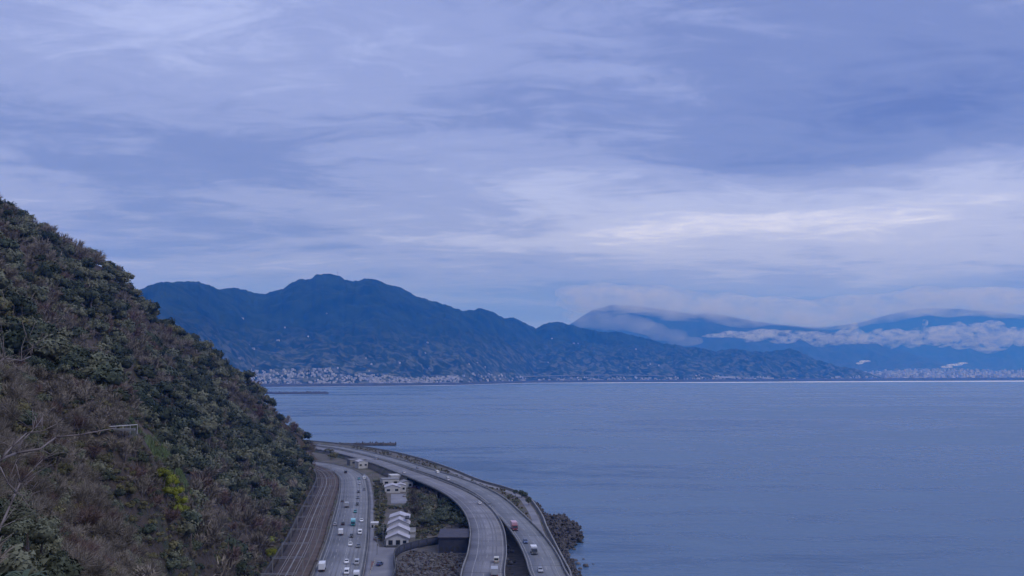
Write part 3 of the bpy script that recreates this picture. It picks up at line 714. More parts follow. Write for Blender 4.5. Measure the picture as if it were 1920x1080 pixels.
for (kind, mk), lst in rest.items():
    nm = dict(evergreen='evergreen_wood', bare='bare_wood', shrub='scrub')[kind]
    la = {'leaf_dark': 'dark green evergreen wood covering the farther part of the left hillside', 'leaf_grey': ('grey-green wood mixed through the left hillside' if kind == 'evergreen' else 'grey-green scrub mixed through the left hillside'),
          'leaf_olive': 'olive scrub filling gaps in the left hillside woods', 'twig': 'brown leafless wood covering the lower left hillside', 'twig_red': 'reddish leafless wood scattered over the left hillside'}[mk]
    join_plants(nm, lst, kind, mk, la, 'woodland')

for (kind, mk), lst in UNDER.items():
    join_plants('undergrowth', lst, kind, mk, {'twig': 'brown twiggy undergrowth between the near hillside trees', 'leaf_olive': 'olive undergrowth between the near hillside trees', 'leaf_dark': 'dark green undergrowth between the near hillside trees'}[mk], 'undergrowth')
def dirx_(px, py): return ray(px, py)[0]
# grass strip and the white rail at its top
gp = [(dirx_(px, py) * y_, y_, 0) for (px, py), y_ in zip(STRIP, [272, 280, 288, 296, 305, 316, 328])]
if len(gp) > 2:
    gp = smooth_path(gp, 3); gp[:, 2] = hz(gp[:, 0], gp[:, 1])
    r_ = np.random.default_rng(4); VV = []
    nb = 16000; k = r_.integers(0, len(gp), nb); off = r_.normal(0.3, 1.2, nb); Nn = normals(gp)
    X = gp[k, 0] + Nn[k, 0] * off + r_.uniform(-1.5, 1.5, nb); Y = gp[k, 1] + Nn[k, 1] * off + r_.uniform(-1.5, 1.5, nb); Z = hz(X, Y)
    d = rand_unit(nb, r_) * 0.4; d[:, 2] = 1; hgt = r_.uniform(0.6, 1.7, (nb, 1)); w = 0.2; a = r_.uniform(0, 6.28, nb)
    B = np.c_[X, Y, Z - 0.1]; U = np.c_[np.cos(a), np.sin(a), 0 * a] * w
    T = np.stack([B - U, B + U, B + d * hgt], 1).reshape(-1, 3)
    tag(link('grass_bank', np_mesh('grass_bank', T, np.arange(nb * 3).reshape(-1, 3), M['grass_strip'])), 'bright green grass strip running down the spur of the left hillside', 'grass', kind='stuff')
a = hp(204, 799, 120, 420); b = hp(250, 795, 120, 420)
if a and b:
    a = Vector(a); b = Vector(b); b.y = a.y + 1.5; a.z -= 1.0; b.x = a.x + 6.3; b.z = a.z + 0.4; 
    fe = thing('path_railing', a, 0, 'white railing on a short landing at the top of the grass strip', 'railing')
    d = b - a
    for f_ in (-0.25,):
        MB().cyl((0, 0, f_ + 0.9), (d.x, d.y, d.z + f_ + 0.9), 0.12, n=5).build('rail', M['wall_white'], fe)
    for i in range(5):
        q = d * (i / 4); MB().cyl((q.x, q.y, q.z - 1.6), (q.x, q.y, q.z + 0.7), 0.06, n=5).build('post', M['wall_white'], fe)
    MB().box(-0.2, d.x, -0.5, 0.5, -0.25, 0.2).build('landing', M['concrete'], fe)

# foreground leafless tree with pale branches, left edge
def branch_tree(root, lines, name, label, m):
    t = thing(name, root, 0, label, 'tree')
    for pl, r0 in lines:
        mb = MB()
        for i in range(len(pl) - 1):
            k = len(pl) - 1; q0 = r0 if r0 > 0.3 else r0 * 0.5; ra = q0 * (1 - i / k * 0.75); rb_ = q0 * (1 - (i + 1) / k * 0.75)
            p = Vector(pl[i]) - Vector(root); q = Vector(pl[i + 1]) - Vector(root)
            mb.cyl(p, q, ra, rb_, 6, True)
        mb.build('branch' if r0 < 0.3 else 'trunk', m, t, True)
    return t
def bl(pts, Y): return [atd(px, py, Y + dy) for (px, py, dy) in pts]
D0 = 26
lines = [(bl([(-160, 1080, 0), (-120, 980, 0), (-60, 900, 0), (0, 862, 0), (30, 850, 1), (75, 842, 1), (105, 820, 2), (150, 815, 2), (215, 803, 3)], D0), 0.11),
         (bl([(30, 850, 1), (42, 826, 1), (62, 806, 1.5), (70, 798, 2)], D0), 0.05),
         (bl([(0, 862, 0), (22, 838, 0.5), (50, 812, 1), (80, 808, 1), (108, 794, 1.5)], D0), 0.06),
         (bl([(-40, 1080, 0), (0, 990, 0), (18, 950, 0.5), (38, 905, 1), (62, 880, 1), (80, 862, 1.5)], D0), 0.08),
         (bl([(0, 875, 0), (14, 905, 0), (28, 925, 0.5), (50, 930, 1)], D0), 0.04),
         (bl([(-30, 700, 0), (8, 672, 0), (40, 676, 0.5), (58, 668, 1), (62, 650, 1), (52, 640, 1.2)], D0), 0.045),
         (bl([(-30, 600, 0), (0, 580, 0), (10, 568, 0), (4, 545, 0)], D0), 0.03),
         (bl([(-40, 720, 0), (0, 705, 0), (26, 686, 0), (50, 700, 0)], D0), 0.03),
         (bl([(38, 905, 1), (30, 870, 1), (46, 846, 1), (40, 815, 1)], D0), 0.035),
         (bl([(-120, 980, 0), (-60, 860, 0), (-30, 760, 0), (-40, 680, 0), (-30, 600, 0)], D0), 0.07),
         (bl([(75, 842, 1), (95, 852, 1), (120, 848, 1), (140, 856, 1)], D0), 0.025)]
rbn = random.Random(8)
for k_ in range(130):                     # fine side branches
    src = rbn.choice([l for l in lines if l[1] > 0.035])[0]; i_ = rbn.randrange(1, len(src)); p = Vector(src[i_]); d_ = Vector((rbn.uniform(-0.6, 1.0), rbn.uniform(-0.3, 0.8), rbn.uniform(-0.3, 1.0))).normalized(); L_ = rbn.uniform(0.35, 1.3); q1 = p + d_ * L_ * 0.5; q2 = q1 + (d_ + Vector((rbn.uniform(-.4, .4), 0, rbn.uniform(-.4, .5)))) * L_ * 0.5
    lines.append(([tuple(p), tuple(q1), tuple(q2)], rbn.choice((0.010, 0.014, 0.02))))
rx, ry = lines[0][0][0][0], lines[0][0][0][1]
lines.insert(0, ([(rx, ry, hz(rx, ry) - 1), lines[0][0][0]], 0.31))
lines.insert(1, ([lines[0][0][0], lines[4][0][0]], 0.12))
bt = branch_tree((rx, ry, float(hz(rx, ry))), lines, 'foreground_tree', 'leafless tree with pale curving branches at the left edge in the foreground', M['branch_pale'])
# fronds in the bottom-left corner
def frond_plant(px, py, Y, s, i):
    x, y, z = atd(px, py, Y); zz = float(hz(x, y)); r = random.Random(i)
    t = thing('fern', (x, y, max(zz, z - s * 1.1)), 0, 'dark green arching fern fronds in the bottom-left corner', 'fern', 'ferns in the bottom-left corner')
    for k in range(26):
        a = r.uniform(0, 6.28); ln = s * r.uniform(0.8, 1.3); up = r.uniform(0.5, 1.1); mb = MB(); prev = None
        for j in range(6):
            f = j / 5; rad = ln * f; zc = ln * (up * f - 0.75 * f * f); w = 0.11 * s * math.sin(math.pi * min(0.98, f * 0.85 + 0.12))
            c = Vector((math.cos(a) * rad, math.sin(a) * rad, zc)); n = Vector((-math.sin(a), math.cos(a), 0)) * w
            cur = (c - n, c + n)
            if prev: mb.poly([prev[0], prev[1], cur[1], cur[0]])
            prev = cur
        mb.build('frond', M['leaf_fern'], t)
M['leaf_fern'] = mat('leaf_fern', (0.05, 0.075, 0.045), var=(0.09, 0.12, 0.07), scale=2)
for i, (px, py, Y, s) in enumerate([(20, 1075, 34, 1.2), (70, 1070, 38, 1.3), (110, 1085, 36, 1.2), (45, 1040, 44, 1.2), (0, 1030, 40, 1.1)]): frond_plant(px, py, Y, s, i)

# dead trunk on the skyline
x, y, z = atd(22, 428, 640)
ds = thing('dead_tree', (x, y, z - 3), 0, 'thin bare dead tree sticking up above the top left skyline', 'tree')
mb = MB().cyl((0, 0, 0), (0.2, 0, 6), 0.35, 0.25).cyl((0.2, 0, 6), (-0.3, 0, 11.5), 0.25, 0.1).cyl((0.1, 0, 7), (1.8, 0, 10.6), 0.16, 0.05).cyl((0.1, 0, 8), (-1.6, 0, 10.3), 0.13, 0.05)
mb.build('trunk', M['bark'], ds)

# ------------------------------------------------------------------ plot between the roads
def veg(px, py, rad, kind, mk, label, name='evergreen_tree', cat='tree', group=None, z=4.0):
    x, y = at(px, py, z); place_plant(x, y, z - 0.3, rad, kind, mk, 0, (name, label, cat, group), 0.75)
rr = random.Random(11)
for i in range(70):
    px = rr.uniform(788, 872); py = rr.uniform(938 + max(0, px - 840) * 0.7, 985)
    veg(px, py + 6, rr.uniform(2.6, 4.6), 'evergreen', 'leaf_dark' if px > 822 or i % 3 == 0 else 'leaf_grey', ('dark' if px > 822 or i % 3 == 0 else 'grey-green') + ' evergreen tree in the thicket inside the curve of the viaduct', group=('dark' if px > 822 or i % 3 == 0 else 'grey-green') + ' evergreens inside the viaduct curve')
for i in range(44):
    px = rr.uniform(758, 838); py = rr.uniform(922, 964)
    veg(px, py + 6, rr.uniform(2.6, 4.4), 'bare', 'twig', 'brown leafless tree beside the thicket inside the viaduct curve', 'bare_tree', group='bare trees inside the viaduct curve')
for i in range(46):
    py = rr.uniform(900, 1012); px = 702 + (py - 905) * 0.08 + rr.uniform(-2, 14)
    veg(px, py + 5, rr.uniform(1.4, 2.5), 'shrub' if i % 3 else 'evergreen', ('leaf_olive', 'leaf_dark', 'leaf_grey')[i % 3], 'green shrub in the verge between the coast road and the pale house', 'verge_shrub', 'shrub', 'shrubs on the verge beside the coast road')
for i in range(44):
    px = rr.uniform(768, 832); py = rr.uniform(968, 1000)
    veg(px, py + 4, rr.uniform(1.2, 2.3), 'shrub', ('leaf_olive', 'leaf_grey')[i % 2], 'low shrub on the plot right of the pale house', 'plot_shrub', 'shrub', 'shrubs right of the pale house')
for i in range(9):
    px = rr.uniform(612, 636); py = rr.uniform(846, 862)
    veg(px, py + 3, rr.uniform(2.6, 4.2), 'evergreen' if i % 2 else 'shrub', 'leaf_olive', 'olive green tree between the roads at the foot of the far hill end', 'roadside_tree', 'tree', 'trees between the roads at the far hill end')
# strip of scrub outside the viaduct
for i in range(60):
    Y = rr.uniform(560, 900); xr = float(np.interp(Y, cp[:, 1], cp[:, 0])); xl = float(np.interp(Y, dr[:, 1], dr[:, 0])) + 9
    if xr - 9 < xl: continue
    x = rr.uniform(xl, xr - 8)
    place_plant(x, Y, 3.8, rr.uniform(1.0, 2.0), 'shrub' if i % 3 else 'bare', ('twig', 'leaf_olive', 'leaf_grey')[i % 3], 0, ('coast_shrub', 'small shrub on the strip between viaduct and sea wall', 'shrub', 'shrubs between viaduct and sea wall'), 0.5, rr)
for px, py in [(985, 934), (978, 930), (966, 928), (992, 944)]:
    x, y = at(px, py, 5); place_plant(x, y, 3.8, 3.0, 'evergreen', 'leaf_dark', 0, ('shore_tree', 'dark rounded tree on the sea wall corner outside the viaduct', 'tree', 'dark trees on the sea wall corner'), 0.8, rr)

# ------------------------------------------------------------------ buildings on the plot
def gable(mb, x0, x1, y0, y1, ze, zr, over=0.5, th=0.3):         # ridge along y
    xm = (x0 + x1) / 2; s = (zr - ze) / (xm - x0); e = over
    for a, b in ((x0 - e, xm), (x1 + e, xm)):
        za = ze - s * e; p = [(a, y0 - e, za), (b, y0 - e, zr), (b, y1 + e, zr), (a, y1 + e, za)]
        if a > b: p = p[::-1]
        q = [(u, v, w + th) for u, v, w in p]
        i = len(mb.v); mb.v += p + q
        for f in ((3, 2, 1, 0), (4, 5, 6, 7), (0, 1, 5, 4), (1, 2, 6, 5), (2, 3, 7, 6), (3, 0, 4, 7)): mb.f.append(tuple(i + k for k in f))
def gwall(mb, x0, x1, y0, y1, z0, ze, zr):
    xm = (x0 + x1) / 2; i = len(mb.v)
    for y in (y0, y1): mb.v += [(x0, y, z0), (x1, y, z0), (x1, y, ze), (xm, y, zr), (x0, y, ze)]
    for f in ((0, 1, 2, 3, 4), (9, 8, 7, 6, 5), (1, 6, 7, 2), (0, 4, 9, 5)): mb.f.append(tuple(i + k for k in f))
def window(parent, x, y, z, w, h, side='y'):
    f = MB()
    if side == 'y': f.box(x - w / 2 - 0.1, x + w / 2 + 0.1, y - 0.12, y, z - h / 2 - 0.1, z + h / 2 + 0.1); g = MB().box(x - w / 2, x + w / 2, y - 0.16, y - 0.12, z - h / 2, z + h / 2)
    else: s = 1 if side == 'x+' else -1; f.box(min(x, x + s * .12), max(x, x + s * .12), y - w / 2 - 0.1, y + w / 2 + 0.1, z - h / 2 - 0.1, z + h / 2 + 0.1); g = MB().box(min(x + s * .12, x + s * .16), max(x + s * .12, x + s * .16), y - w / 2, y + w / 2, z - h / 2, z + h / 2)
    fo = f.build('window', M['frame_dark'], parent); g.build('pane', M['glass'], fo)
hs = thing('stepped_house', (-57.2, 500, 4.0), 0.08, 'pale building with four gabled roofs stepping up behind each other beside the coast road', 'building')
units = [(0, 9, 4.2, 6.6), (9, 19, 6.4, 8.9), (19, 29, 8.4, 10.8), (29, 41, 10.2, 11.8)]
for i, (y0, y1, ze, zr) in enumerate(units):
    w = 5.6 - 0.15 * i
    m_ = MB(); gwall(m_, -w, w, y0 + 0.003 * i, y1, -0.3, ze, zr); m_.build('wall', M['wall_white'], hs)
    m_ = MB(); gable(m_, -w, w, y0, y1 - 0.6, ze, zr + 0.02, 0.55 if i < 3 else 0.4); m_.build('roof', M['roof_pale'], hs)
    m_ = MB().box(-w - 0.5, w + 0.5, y0 - 0.62, y0 - 0.5, 0, 0.01)
    tr = MB(); xm = 0; s = (zr - ze) / w
    for a in (-w - 0.5, w + 0.5):
        za = ze - s * 0.5; p = [(a, y0 - 0.66, za - 0.25), (0, y0 - 0.66, zr - 0.25), (0, y0 - 0.66, zr + 0.1), (a, y0 - 0.66, za + 0.1)]
        if a > 0: p = p[::-1]
        tr.poly(p)
    tr.build('verge_shadow_trim', M['roof_grey'], hs)  # gable edge trim, its darker grey painted in for the eave shadow
    for yy in (y0 + 2.5, y0 + 6.5):
        for sx in (-1, 1): window(hs, sx * w, yy, ze - 1.5, 1.6, 1.2, 'x+' if sx > 0 else 'x-')
for x in (-3.4, 0.3): window(hs, x, 0, 2.2, 1.9, 2.0)
window(hs, 3.6, 0, 2.4, 1.6, 1.3)
MB().box(-5.4, 5.2, -1.6, -0.2, 0, 0.9).build('porch_shade_base', M['concrete_dark'], hs)  # low dark base block added to give the porch shade before the house front
MB().box(4.0, 5.0, -0.1, 0, 0, 0.1).build('door_step', M['concrete'], hs)
MB().box(-6.6, -5.7, 2, 8, 0, 2.6).build('side_lean_to', M['concrete'], hs)
MB().box(5.5, 8.6, 24, 40, 0, 3.4, 0.1, 0.1).box(5.6, 8.4, 12, 22, 0, 2.6).build('annexe', M['concrete'], hs)
MB().box(3.2, 5.3, 18, 27, 10.9, 11.5).build('roof_tank', M['frame_dark'], hs)

def small_building(px, py, w, d, h, roof, label, rz=0.0, gab=True, roofm='roof_pale', wallm='wall_white', name='outbuilding'):
    x, y = at(px, py, 4.0); t = thing(name, (x, y, 4.0), rz, label, 'building')
    m_ = MB()
    if gab:
        gwall(m_, -w / 2, w / 2, 0, d, -0.3, h, h + roof); m_.build('wall', M[wallm], t)
        m_ = MB(); gable(m_, -w / 2, w / 2, 0, d, h, h + roof + 0.02, 0.4, 0.25); m_.build('roof', M[roofm], t)
    else:
        m_.box(-w / 2, w / 2, 0, d, -0.3, h).build('wall', M[wallm], t)
        MB().box(-w / 2 - 0.2, w / 2 + 0.2, -0.2, d + 0.2, h, h + 0.35).build('roof', M[roofm], t)
    for x_ in (-w * 0.27, w * 0.27): window(t, x_, 0, h * 0.5, w * 0.2, 1.3)
    for yy in (d * 0.3, d * 0.7): window(t, w / 2, yy, h * 0.55, 1.4, 1.1, 'x+')
    return t
small_building(736, 924, 11, 13, 4.0, 1.6, 'pale lilac-roofed building in the cluster behind the stepped house', 0.15)
small_building(752, 922, 7, 9, 4.5, 1.2, 'narrow white building right of the lilac-roofed one in the cluster', 0.2, name='outbuilding')
small_building(733, 910, 13, 12, 4.5, 1.0, 'wide grey flat-roofed building at the left of the far cluster', 0.3, False, 'roof_grey')
small_building(747, 905, 12, 12, 5.5, 1.5, 'bright white building at the back of the far cluster', 0.3, False, 'wall_white')
small_building(763, 914, 9, 10, 3.6, 1.3, 'small white building with a grey gable at the right of the cluster', 0.35, True, 'roof_grey')
small_building(702, 992, 4, 6, 3, 0.5, 'small white kiosk beside the coast road railing', 0.1, False, 'wall_white', name='kiosk')
small_building(672, 872, 16, 10, 5, 1.2, 'grey roadside building left of the far expressway bend', 0.5, False, 'roof_grey', 'concrete')
small_building(681, 878, 9, 10, 6, 1.2, 'white roadside building right of the grey one near the expressway bend', 0.5, True, 'roof_pale', 'wall_white')
pv = MB(); q = [at(733, 944, 4.01), at(766, 944, 4.01), at(758, 926, 4.01), at(733, 926, 4.01)]
pv.poly([(*p, 4.01) for p in q]); tag(pv.build('yard_paving', M['asphalt2']), kind='structure')

# dark shed and netted retaining wall around the rubble yard
sh = thing('dark_shed', (-28, 484, 3.9), 0.02, 'dark slate-grey shed against the inner edge of the viaduct', 'building')
MB().box(-7.5, 6.6, 0, 26, 0, 7.0).build('wall', M['net_blue'], sh)
MB().box(-7.9, 7.0, -0.5, 26.4, 7.0, 7.5).build('roof', M['slate'], sh)
for i in range(5): MB().box(-6.6 + i * 2.6, -5.2 + i * 2.6, -0.08, 0, 1.0, 3.0).build('door', M['frame_dark'], sh)
nw = smooth_path([(-49, 380), (-49.5, 424), (-54.3, 462), (-54.5, 480), (-50, 492), (-43, 503), (-36.5, 510), (-35.8, 513)], 3); nw[:, 2] = 3.9
ws = thing('netted_wall', (0, 0, 0), 0, 'curved dark blue retaining wall around the rubble yard', 'wall')
ribbon('wall_face', nw, [(-0.25, -1), (-0.25, 3.6), (0.25, 3.6), (0.6, -1)], M['net_blue'], ws)
ribbon('top_rail', nw, [(-0.3, 3.6), (-0.3, 3.8), (0.3, 3.8), (0.3, 3.6)], M['concrete_dark'], ws)
for i in range(0, len(nw), 2):
    n = normals(nw)[i]; x, y = nw[i, 0] + n[0] * 0.55, nw[i, 1] + n[1] * 0.55
    MB().box(x - 0.15, x + 0.15, y - 0.15, y + 0.15, 3, 7.4).build('buttress', M['concrete_dark'], ws)
yd = MB().poly([(-49, 380, 3.91), (-2, 380, 3.91), (-8, 480, 3.91), (-21, 484, 3.91), (-36, 486, 3.91), (-37, 508, 3.91), (-50, 492, 3.91), (-54, 478, 3.91), (-53.5, 462, 3.91)])
tag(yd.build('rubble_yard', mat('rubble', (0.075, 0.066, 0.06), var=(0.13, 0.12, 0.11), scale=0.3, bump=0.3, bscale=1.2)), kind='structure')
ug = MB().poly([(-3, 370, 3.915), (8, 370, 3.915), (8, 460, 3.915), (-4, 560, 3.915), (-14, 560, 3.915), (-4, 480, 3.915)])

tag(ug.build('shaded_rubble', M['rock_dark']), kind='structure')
# boulders and concrete wave breakers
def rock_mesh(seed):
    r = np.random.default_rng(seed); mb = MB(); v = IV * r.uniform(0.7, 1.15, (12, 1)) * np.array([1, r.uniform(0.7, 1), r.uniform(0.55, 0.85)])
    return np_mesh('rock', v, IF, M['rock'])
RK = [rock_mesh(i) for i in range(5)]
inside = [(-47, 385), (-6, 385), (-8, 478), (-36, 482), (-49, 488), (-52, 470)]
def inpoly(x, y, P):
    c = False; j = len(P) - 1
    for i in range(len(P)):
        if (P[i][1] > y) != (P[j][1] > y) and x < (P[j][0] - P[i][0]) * (y - P[i][1]) / (P[j][1] - P[i][1]) + P[i][0]: c = not c
        j = i
    return c
n = 0
while n < 150:
    x = rr.uniform(-54, 2); y = rr.uniform(385, 500)
    if not inpoly(x, y, inside): continue
    s = rr.uniform(0.5, 1.5); o = tag(link('boulder', rr.choice(RK)), 'grey-brown boulder lying in the rubble yard inside the viaduct curve', 'boulder', 'boulders in the rubble yard')
    o.location = (x, y, 3.9 + s * 0.35); o.scale = (s, s, s); o.rotation_euler = (0, 0, rr.uniform(0, 6)); n += 1
for i in range(60):
    y = rr.uniform(385, 560); x = float(np.interp(y, dr[:, 1], dr[:, 0])) - 11 + rr.uniform(-4, 3); s = rr.uniform(0.7, 1.8)
    o = tag(link('boulder', rr.choice(RK)), 'dark boulder on the shaded ground between the two viaduct decks', 'boulder', 'boulders between the viaduct decks')
    o.location = (x, y, 3.9 + s * 0.3); o.scale = (s, s, s); o.rotation_euler = (0, 0, rr.uniform(0, 6))
def tetra_mesh():
    mb = MB(); d = [Vector((0, 0, 1)), Vector((0.943, 0, -0.333)), Vector((-0.471, 0.816, -0.333)), Vector((-0.471, -0.816, -0.333))]
    for v in d: mb.cyl(v * 0.0, v * 1.0, 0.42, 0.26, 7)
    return mb.mesh('tetrapod', M['rock_dark'])
TM = tetra_mesh()
head = [at(px, py, 2) for px, py in [(1006, 958), (1030, 962), (1054, 964), (1072, 980), (1088, 990), (1094, 1004), (1078, 1018), (1058, 1034), (1036, 1010), (1020, 990)]]
mnd = MB(); c0 = np.mean(head, axis=0)
for i in range(len(head)):
    a, b = head[i], head[(i + 1) % len(head)]; mnd.poly([(a[0], a[1], -0.6), (b[0], b[1], -0.6), (c0[0], c0[1], 3.0)][::-1])
tag(mnd.build('rocky_point', M['rock_dark'], None), kind='structure')
n = 0
while n < 290:
    x = rr.uniform(5, 48); y = rr.uniform(480, 680)
    if not inpoly(x, y, head): continue
    s = rr.uniform(1.2, 2.5); o = tag(link('tetrapod', TM), 'dark concrete tetrapod in the heap at the rocky point outside the sea wall', 'tetrapod', 'tetrapods heaped at the rocky point')
    dd = math.hypot(x - c0[0], (y - c0[1]) * 0.3); o.location = (x, y, max(0.2, 3.4 - dd * 0.22) + rr.uniform(0, 1.2)); o.scale = (s,) * 3; o.rotation_euler = (rr.uniform(0, 3), rr.uniform(0, 3), rr.uniform(0, 3)); n += 1
for px, py, s in [(1066, 1040, 1.3), (1074, 1050, 1.1), (1079, 1051, 1.3), (1084, 1057, 1.4), (1098, 1061, 1.7), (1070, 1071, 1.3), (1088, 1066, 0.9), (1062, 1031, 1.2), (1094, 1048, 0.7), (1054, 1037, 1.2), (1112, 1057, 0.5), (1076, 1030, 1.0), (1060, 1050, 0.8), (1050, 1043, 1.0), (1058, 964, 0.9), (1063, 972, 1.0), (1072, 1060, 0.8), (1046, 1030, 1.4), (1090, 1006, 1.4), (1082, 990, 1.3)]:
    x, y = at(px, py, 0.2); o = tag(link('sea_rock', rr.choice(RK)), 'dark rock standing in the sea off the sea wall', 'rock', 'rocks in the sea off the sea wall')
    s *= 1.15; o.location = (x, y, 0.1); o.scale = (s * 1.2, s, s * 1.1); o.rotation_euler = (0, 0, rr.uniform(0, 6))
def scatter_stuff(name, n, x0, x1, y0, y1, ok, maker, m, label, cat):
    VV = []; FF = []; b = 0; r = np.random.default_rng(n)
    while n > 0:
        x = r.uniform(x0, x1); y = r.uniform(y0, y1)
        n -= 1
        if not ok(x, y): continue
        V, Fc, s_ = maker(r); a = r.uniform(0, 6.28); c, d = math.cos(a), math.sin(a)
        VV.append(np.c_[(V[:, 0] * c - V[:, 1] * d) * s_ + x, (V[:, 0] * d + V[:, 1] * c) * s_ + y, V[:, 2] * s_ + 3.9 + s_ * 0.3]); FF.append(Fc + b); b += len(V)
    tag(link(name, np_mesh(name, np.vstack(VV), np.vstack(FF), m)), label, cat, kind='stuff')
stone = lambda r: (IV * r.uniform(0.6, 1.2, (12, 1)) * np.array([1, 0.8, 0.6]), IF, r.uniform(0.2, 0.75))
scatter_stuff('rubble_stones', 2600, -54, 0, 380, 500, lambda x, y: inpoly(x, y, inside), stone, M['rock'], 'small loose grey stones covering the rubble yard', 'stones')
scatter_stuff('rubble_scrub', 420, -54, 0, 380, 500, lambda x, y: inpoly(x, y, inside), lambda r: (*PRO['bare'][0][r.integers(4)], r.uniform(0.5, 1.2)), M['twig_red'], 'brown dry weeds among the stones of the rubble yard', 'weeds')
plot = [at(px, py, 4) for px, py in [(703, 900), (722, 900), (726, 950), (760, 950), (768, 912), (800, 905), (850, 938), (876, 965), (874, 984), (834, 984), (828, 1002), (776, 1014), (770, 955), (722, 955), (716, 1015), (704, 1015)]]
for nm_, kd, mk_, n_s, lb_ in (('plot_weeds', 'shrub', 'leaf_olive', 1500, 'olive weeds and low plants on the plot around the pale house'), ('plot_scrub', 'bare', 'twig', 1300, 'brown dry scrub on the plot around the pale house'), ('plot_bushes', 'shrub', 'leaf_dark', 900, 'dark green low bushes on the plot around the pale house')):
    scatter_stuff(nm_, n_s * 2, -110, -15, 480, 800, lambda x, y: inpoly(x, y, plot), lambda r: (*PRO[kd][0][r.integers(4)], r.uniform(0.5, 1.5)), M[mk_], lb_, 'undergrowth')
def rail_ok(x, y):
    i = int(np.argmin(np.hypot(rl[:, 0] - x, rl[:, 1] - y))); o_ = (x - rl[i, 0]) * rln[i, 0] + (y - rl[i, 1]) * rln[i, 1]
    return 4.9 < o_ < 8.6 or -2.0 < o_ < -1.0 and vnoise(x / 9, y / 9, 3) > 0.5
scatter_stuff('trackside_weeds', 5000, -190, -70, 390, 940, rail_ok, lambda r: (*PRO['bare'][0][r.integers(4)], r.uniform(0.3, 0.75)), M['twig_red'], 'reddish brown dry weeds between the tracks and the coast road', 'weeds')
def shore_ok(x, y): return float(np.interp(y, dr[:, 1], dr[:, 0])) + 9 < x < float(np.interp(y, cp[:, 1], cp[:, 0])) - (8.5 if y < 900 else 4)
for nm_, kd, mk_ in (('shore_scrub', 'bare', 'twig'), ('shore_weeds', 'shrub', 'leaf_olive')):
    scatter_stuff(nm_, 5200, -190, 20, 520, 1180, shore_ok, lambda r: (*PRO[kd][0][r.integers(4)], r.uniform(0.5, 1.3)), M[mk_], ('brown dry scrub' if kd == 'bare' else 'olive weeds') + ' on the strip between the viaduct and the sea wall', 'undergrowth')
# armour blocks along the shore beyond, too many and small to single out
VV = []; FF = []; b = 0; Tv = np.array([v.co[:] for v in TM.vertices]); Tf = [tuple(p.vertices) for p in TM.polygons]
mbs = MB(); nrm = normals(cp)
for i in range(len(cp)):
    if cp[i, 1] < 250 : continue
    for k in range(5):
        o_ = rr.uniform(1.5, 5.5); s = rr.uniform(1.0, 1.7); a = rr.uniform(0, 6); c, d = math.cos(a), math.sin(a); bb = len(mbs.v); tl = rr.uniform(-0.8, 0.8)
        for v in Tv:
            x_, y_, z_ = v[0] * s, v[1] * s * math.cos(tl) - v[2] * s * math.sin(tl), v[1] * s * math.sin(tl) + v[2] * s * math.cos(tl)
            mbs.v.append((cp[i, 0] + nrm[i, 0] * o_ + x_ * c - y_ * d + rr.uniform(-.0, .0), cp[i, 1] + nrm[i, 1] * o_ + x_ * d + y_ * c + (k - 2) * 1.6, z_ + 1.6 - o_ * 0.25))
        mbs.f += [tuple(bb + j for j in f) for f in Tf]
tag(mbs.build('armour_blocks', M['rock_dark']), 'continuous belt of dark concrete armour blocks along the foot of the sea wall', 'armour blocks', kind='stuff')

def mole(name, px0, px1, py, half, hgt, label, bend=0, z0=0.0):
    x0, y0 = at(px0, py, 0); x1, y1 = at(px1, py, 0); t = thing(name, (x0, y0, 0), 0, label, 'breakwater'); L = x1 - x0
    n = 30; P = np.array([(L * i / (n - 1), bend * math.sin(math.pi * i / (n - 1)), 0) for i in range(n)])
    taper = 1
    V, Fc = sweep(P, [(-half, -0.8), (-half * 0.35, hgt), (half * 0.35, hgt), (half, -0.8)])
    V = V + np.random.default_rng(3).uniform(-0.5, 0.5, V.shape) * [1, 1, 0.8]
    link('core', np_mesh('core', V, Fc, M['rock_dark']), t)
    mb = MB()
    for i in range(int(L / 1.3)):
        f = rr.random(); o_ = rr.uniform(-half, half); s = rr.uniform(1.0, 1.9) * hgt / 3; z_ = hgt * (1 - abs(o_) / half) + 0.3; bb = len(mb.v); a = rr.uniform(0, 6)
        for v in Tv: mb.v.append((L * f + (v[0] * math.cos(a) - v[1] * math.sin(a)) * s, bend * math.sin(math.pi * f) + o_ + (v[0] * math.sin(a) + v[1] * math.cos(a)) * s, z_ + v[2] * s))
        mb.f += [tuple(bb + j for j in f_) for f_ in Tf]
    tag(mb.build('armour', M['rock_dark'], t), kind='stuff')
mole('breakwater', 636, 742, 835, 7, 3.0, 'low dark breakwater of concrete blocks jutting out where the expressway bends away', 0)
mole('breakwater', 470, 612, 738, 40, 8.0, 'faint dark harbour breakwater in front of the far town', -60)

# ------------------------------------------------------------------ utility poles
def upole(px, py, h, label):
    x, y = at(px, py, 4.0); t = thing('utility_pole', (x, y, 4.0), 0.2, label, 'utility pole')
    MB().cyl((0, 0, 0), (0, 0, h), 0.2, 0.12, 8).build('pole', M['concrete'], t)
    MB().box(-1.1, 1.1, -0.06, 0.06, h - 1.2, h - 1.05).box(-0.9, 0.9, -0.06, 0.06, h - 2.2, h - 2.05).build('crossarm', M['steel'], t)
    MB().cyl((0.35, 0, h - 3.8), (0.35, 0, h - 2.9), 0.25, n=8).build('transformer', M['steel'], t)
upole(712, 958, 13, 'pale utility pole in the verge shrubs behind the pale house')
upole(718, 1018, 10, 'pale utility pole beside the left wall of the pale house')
upole(707, 1040, 8, 'short utility pole at the end of the red paving strip')
upole(698, 918, 12, 'utility pole farthest along the verge, near the road bend')

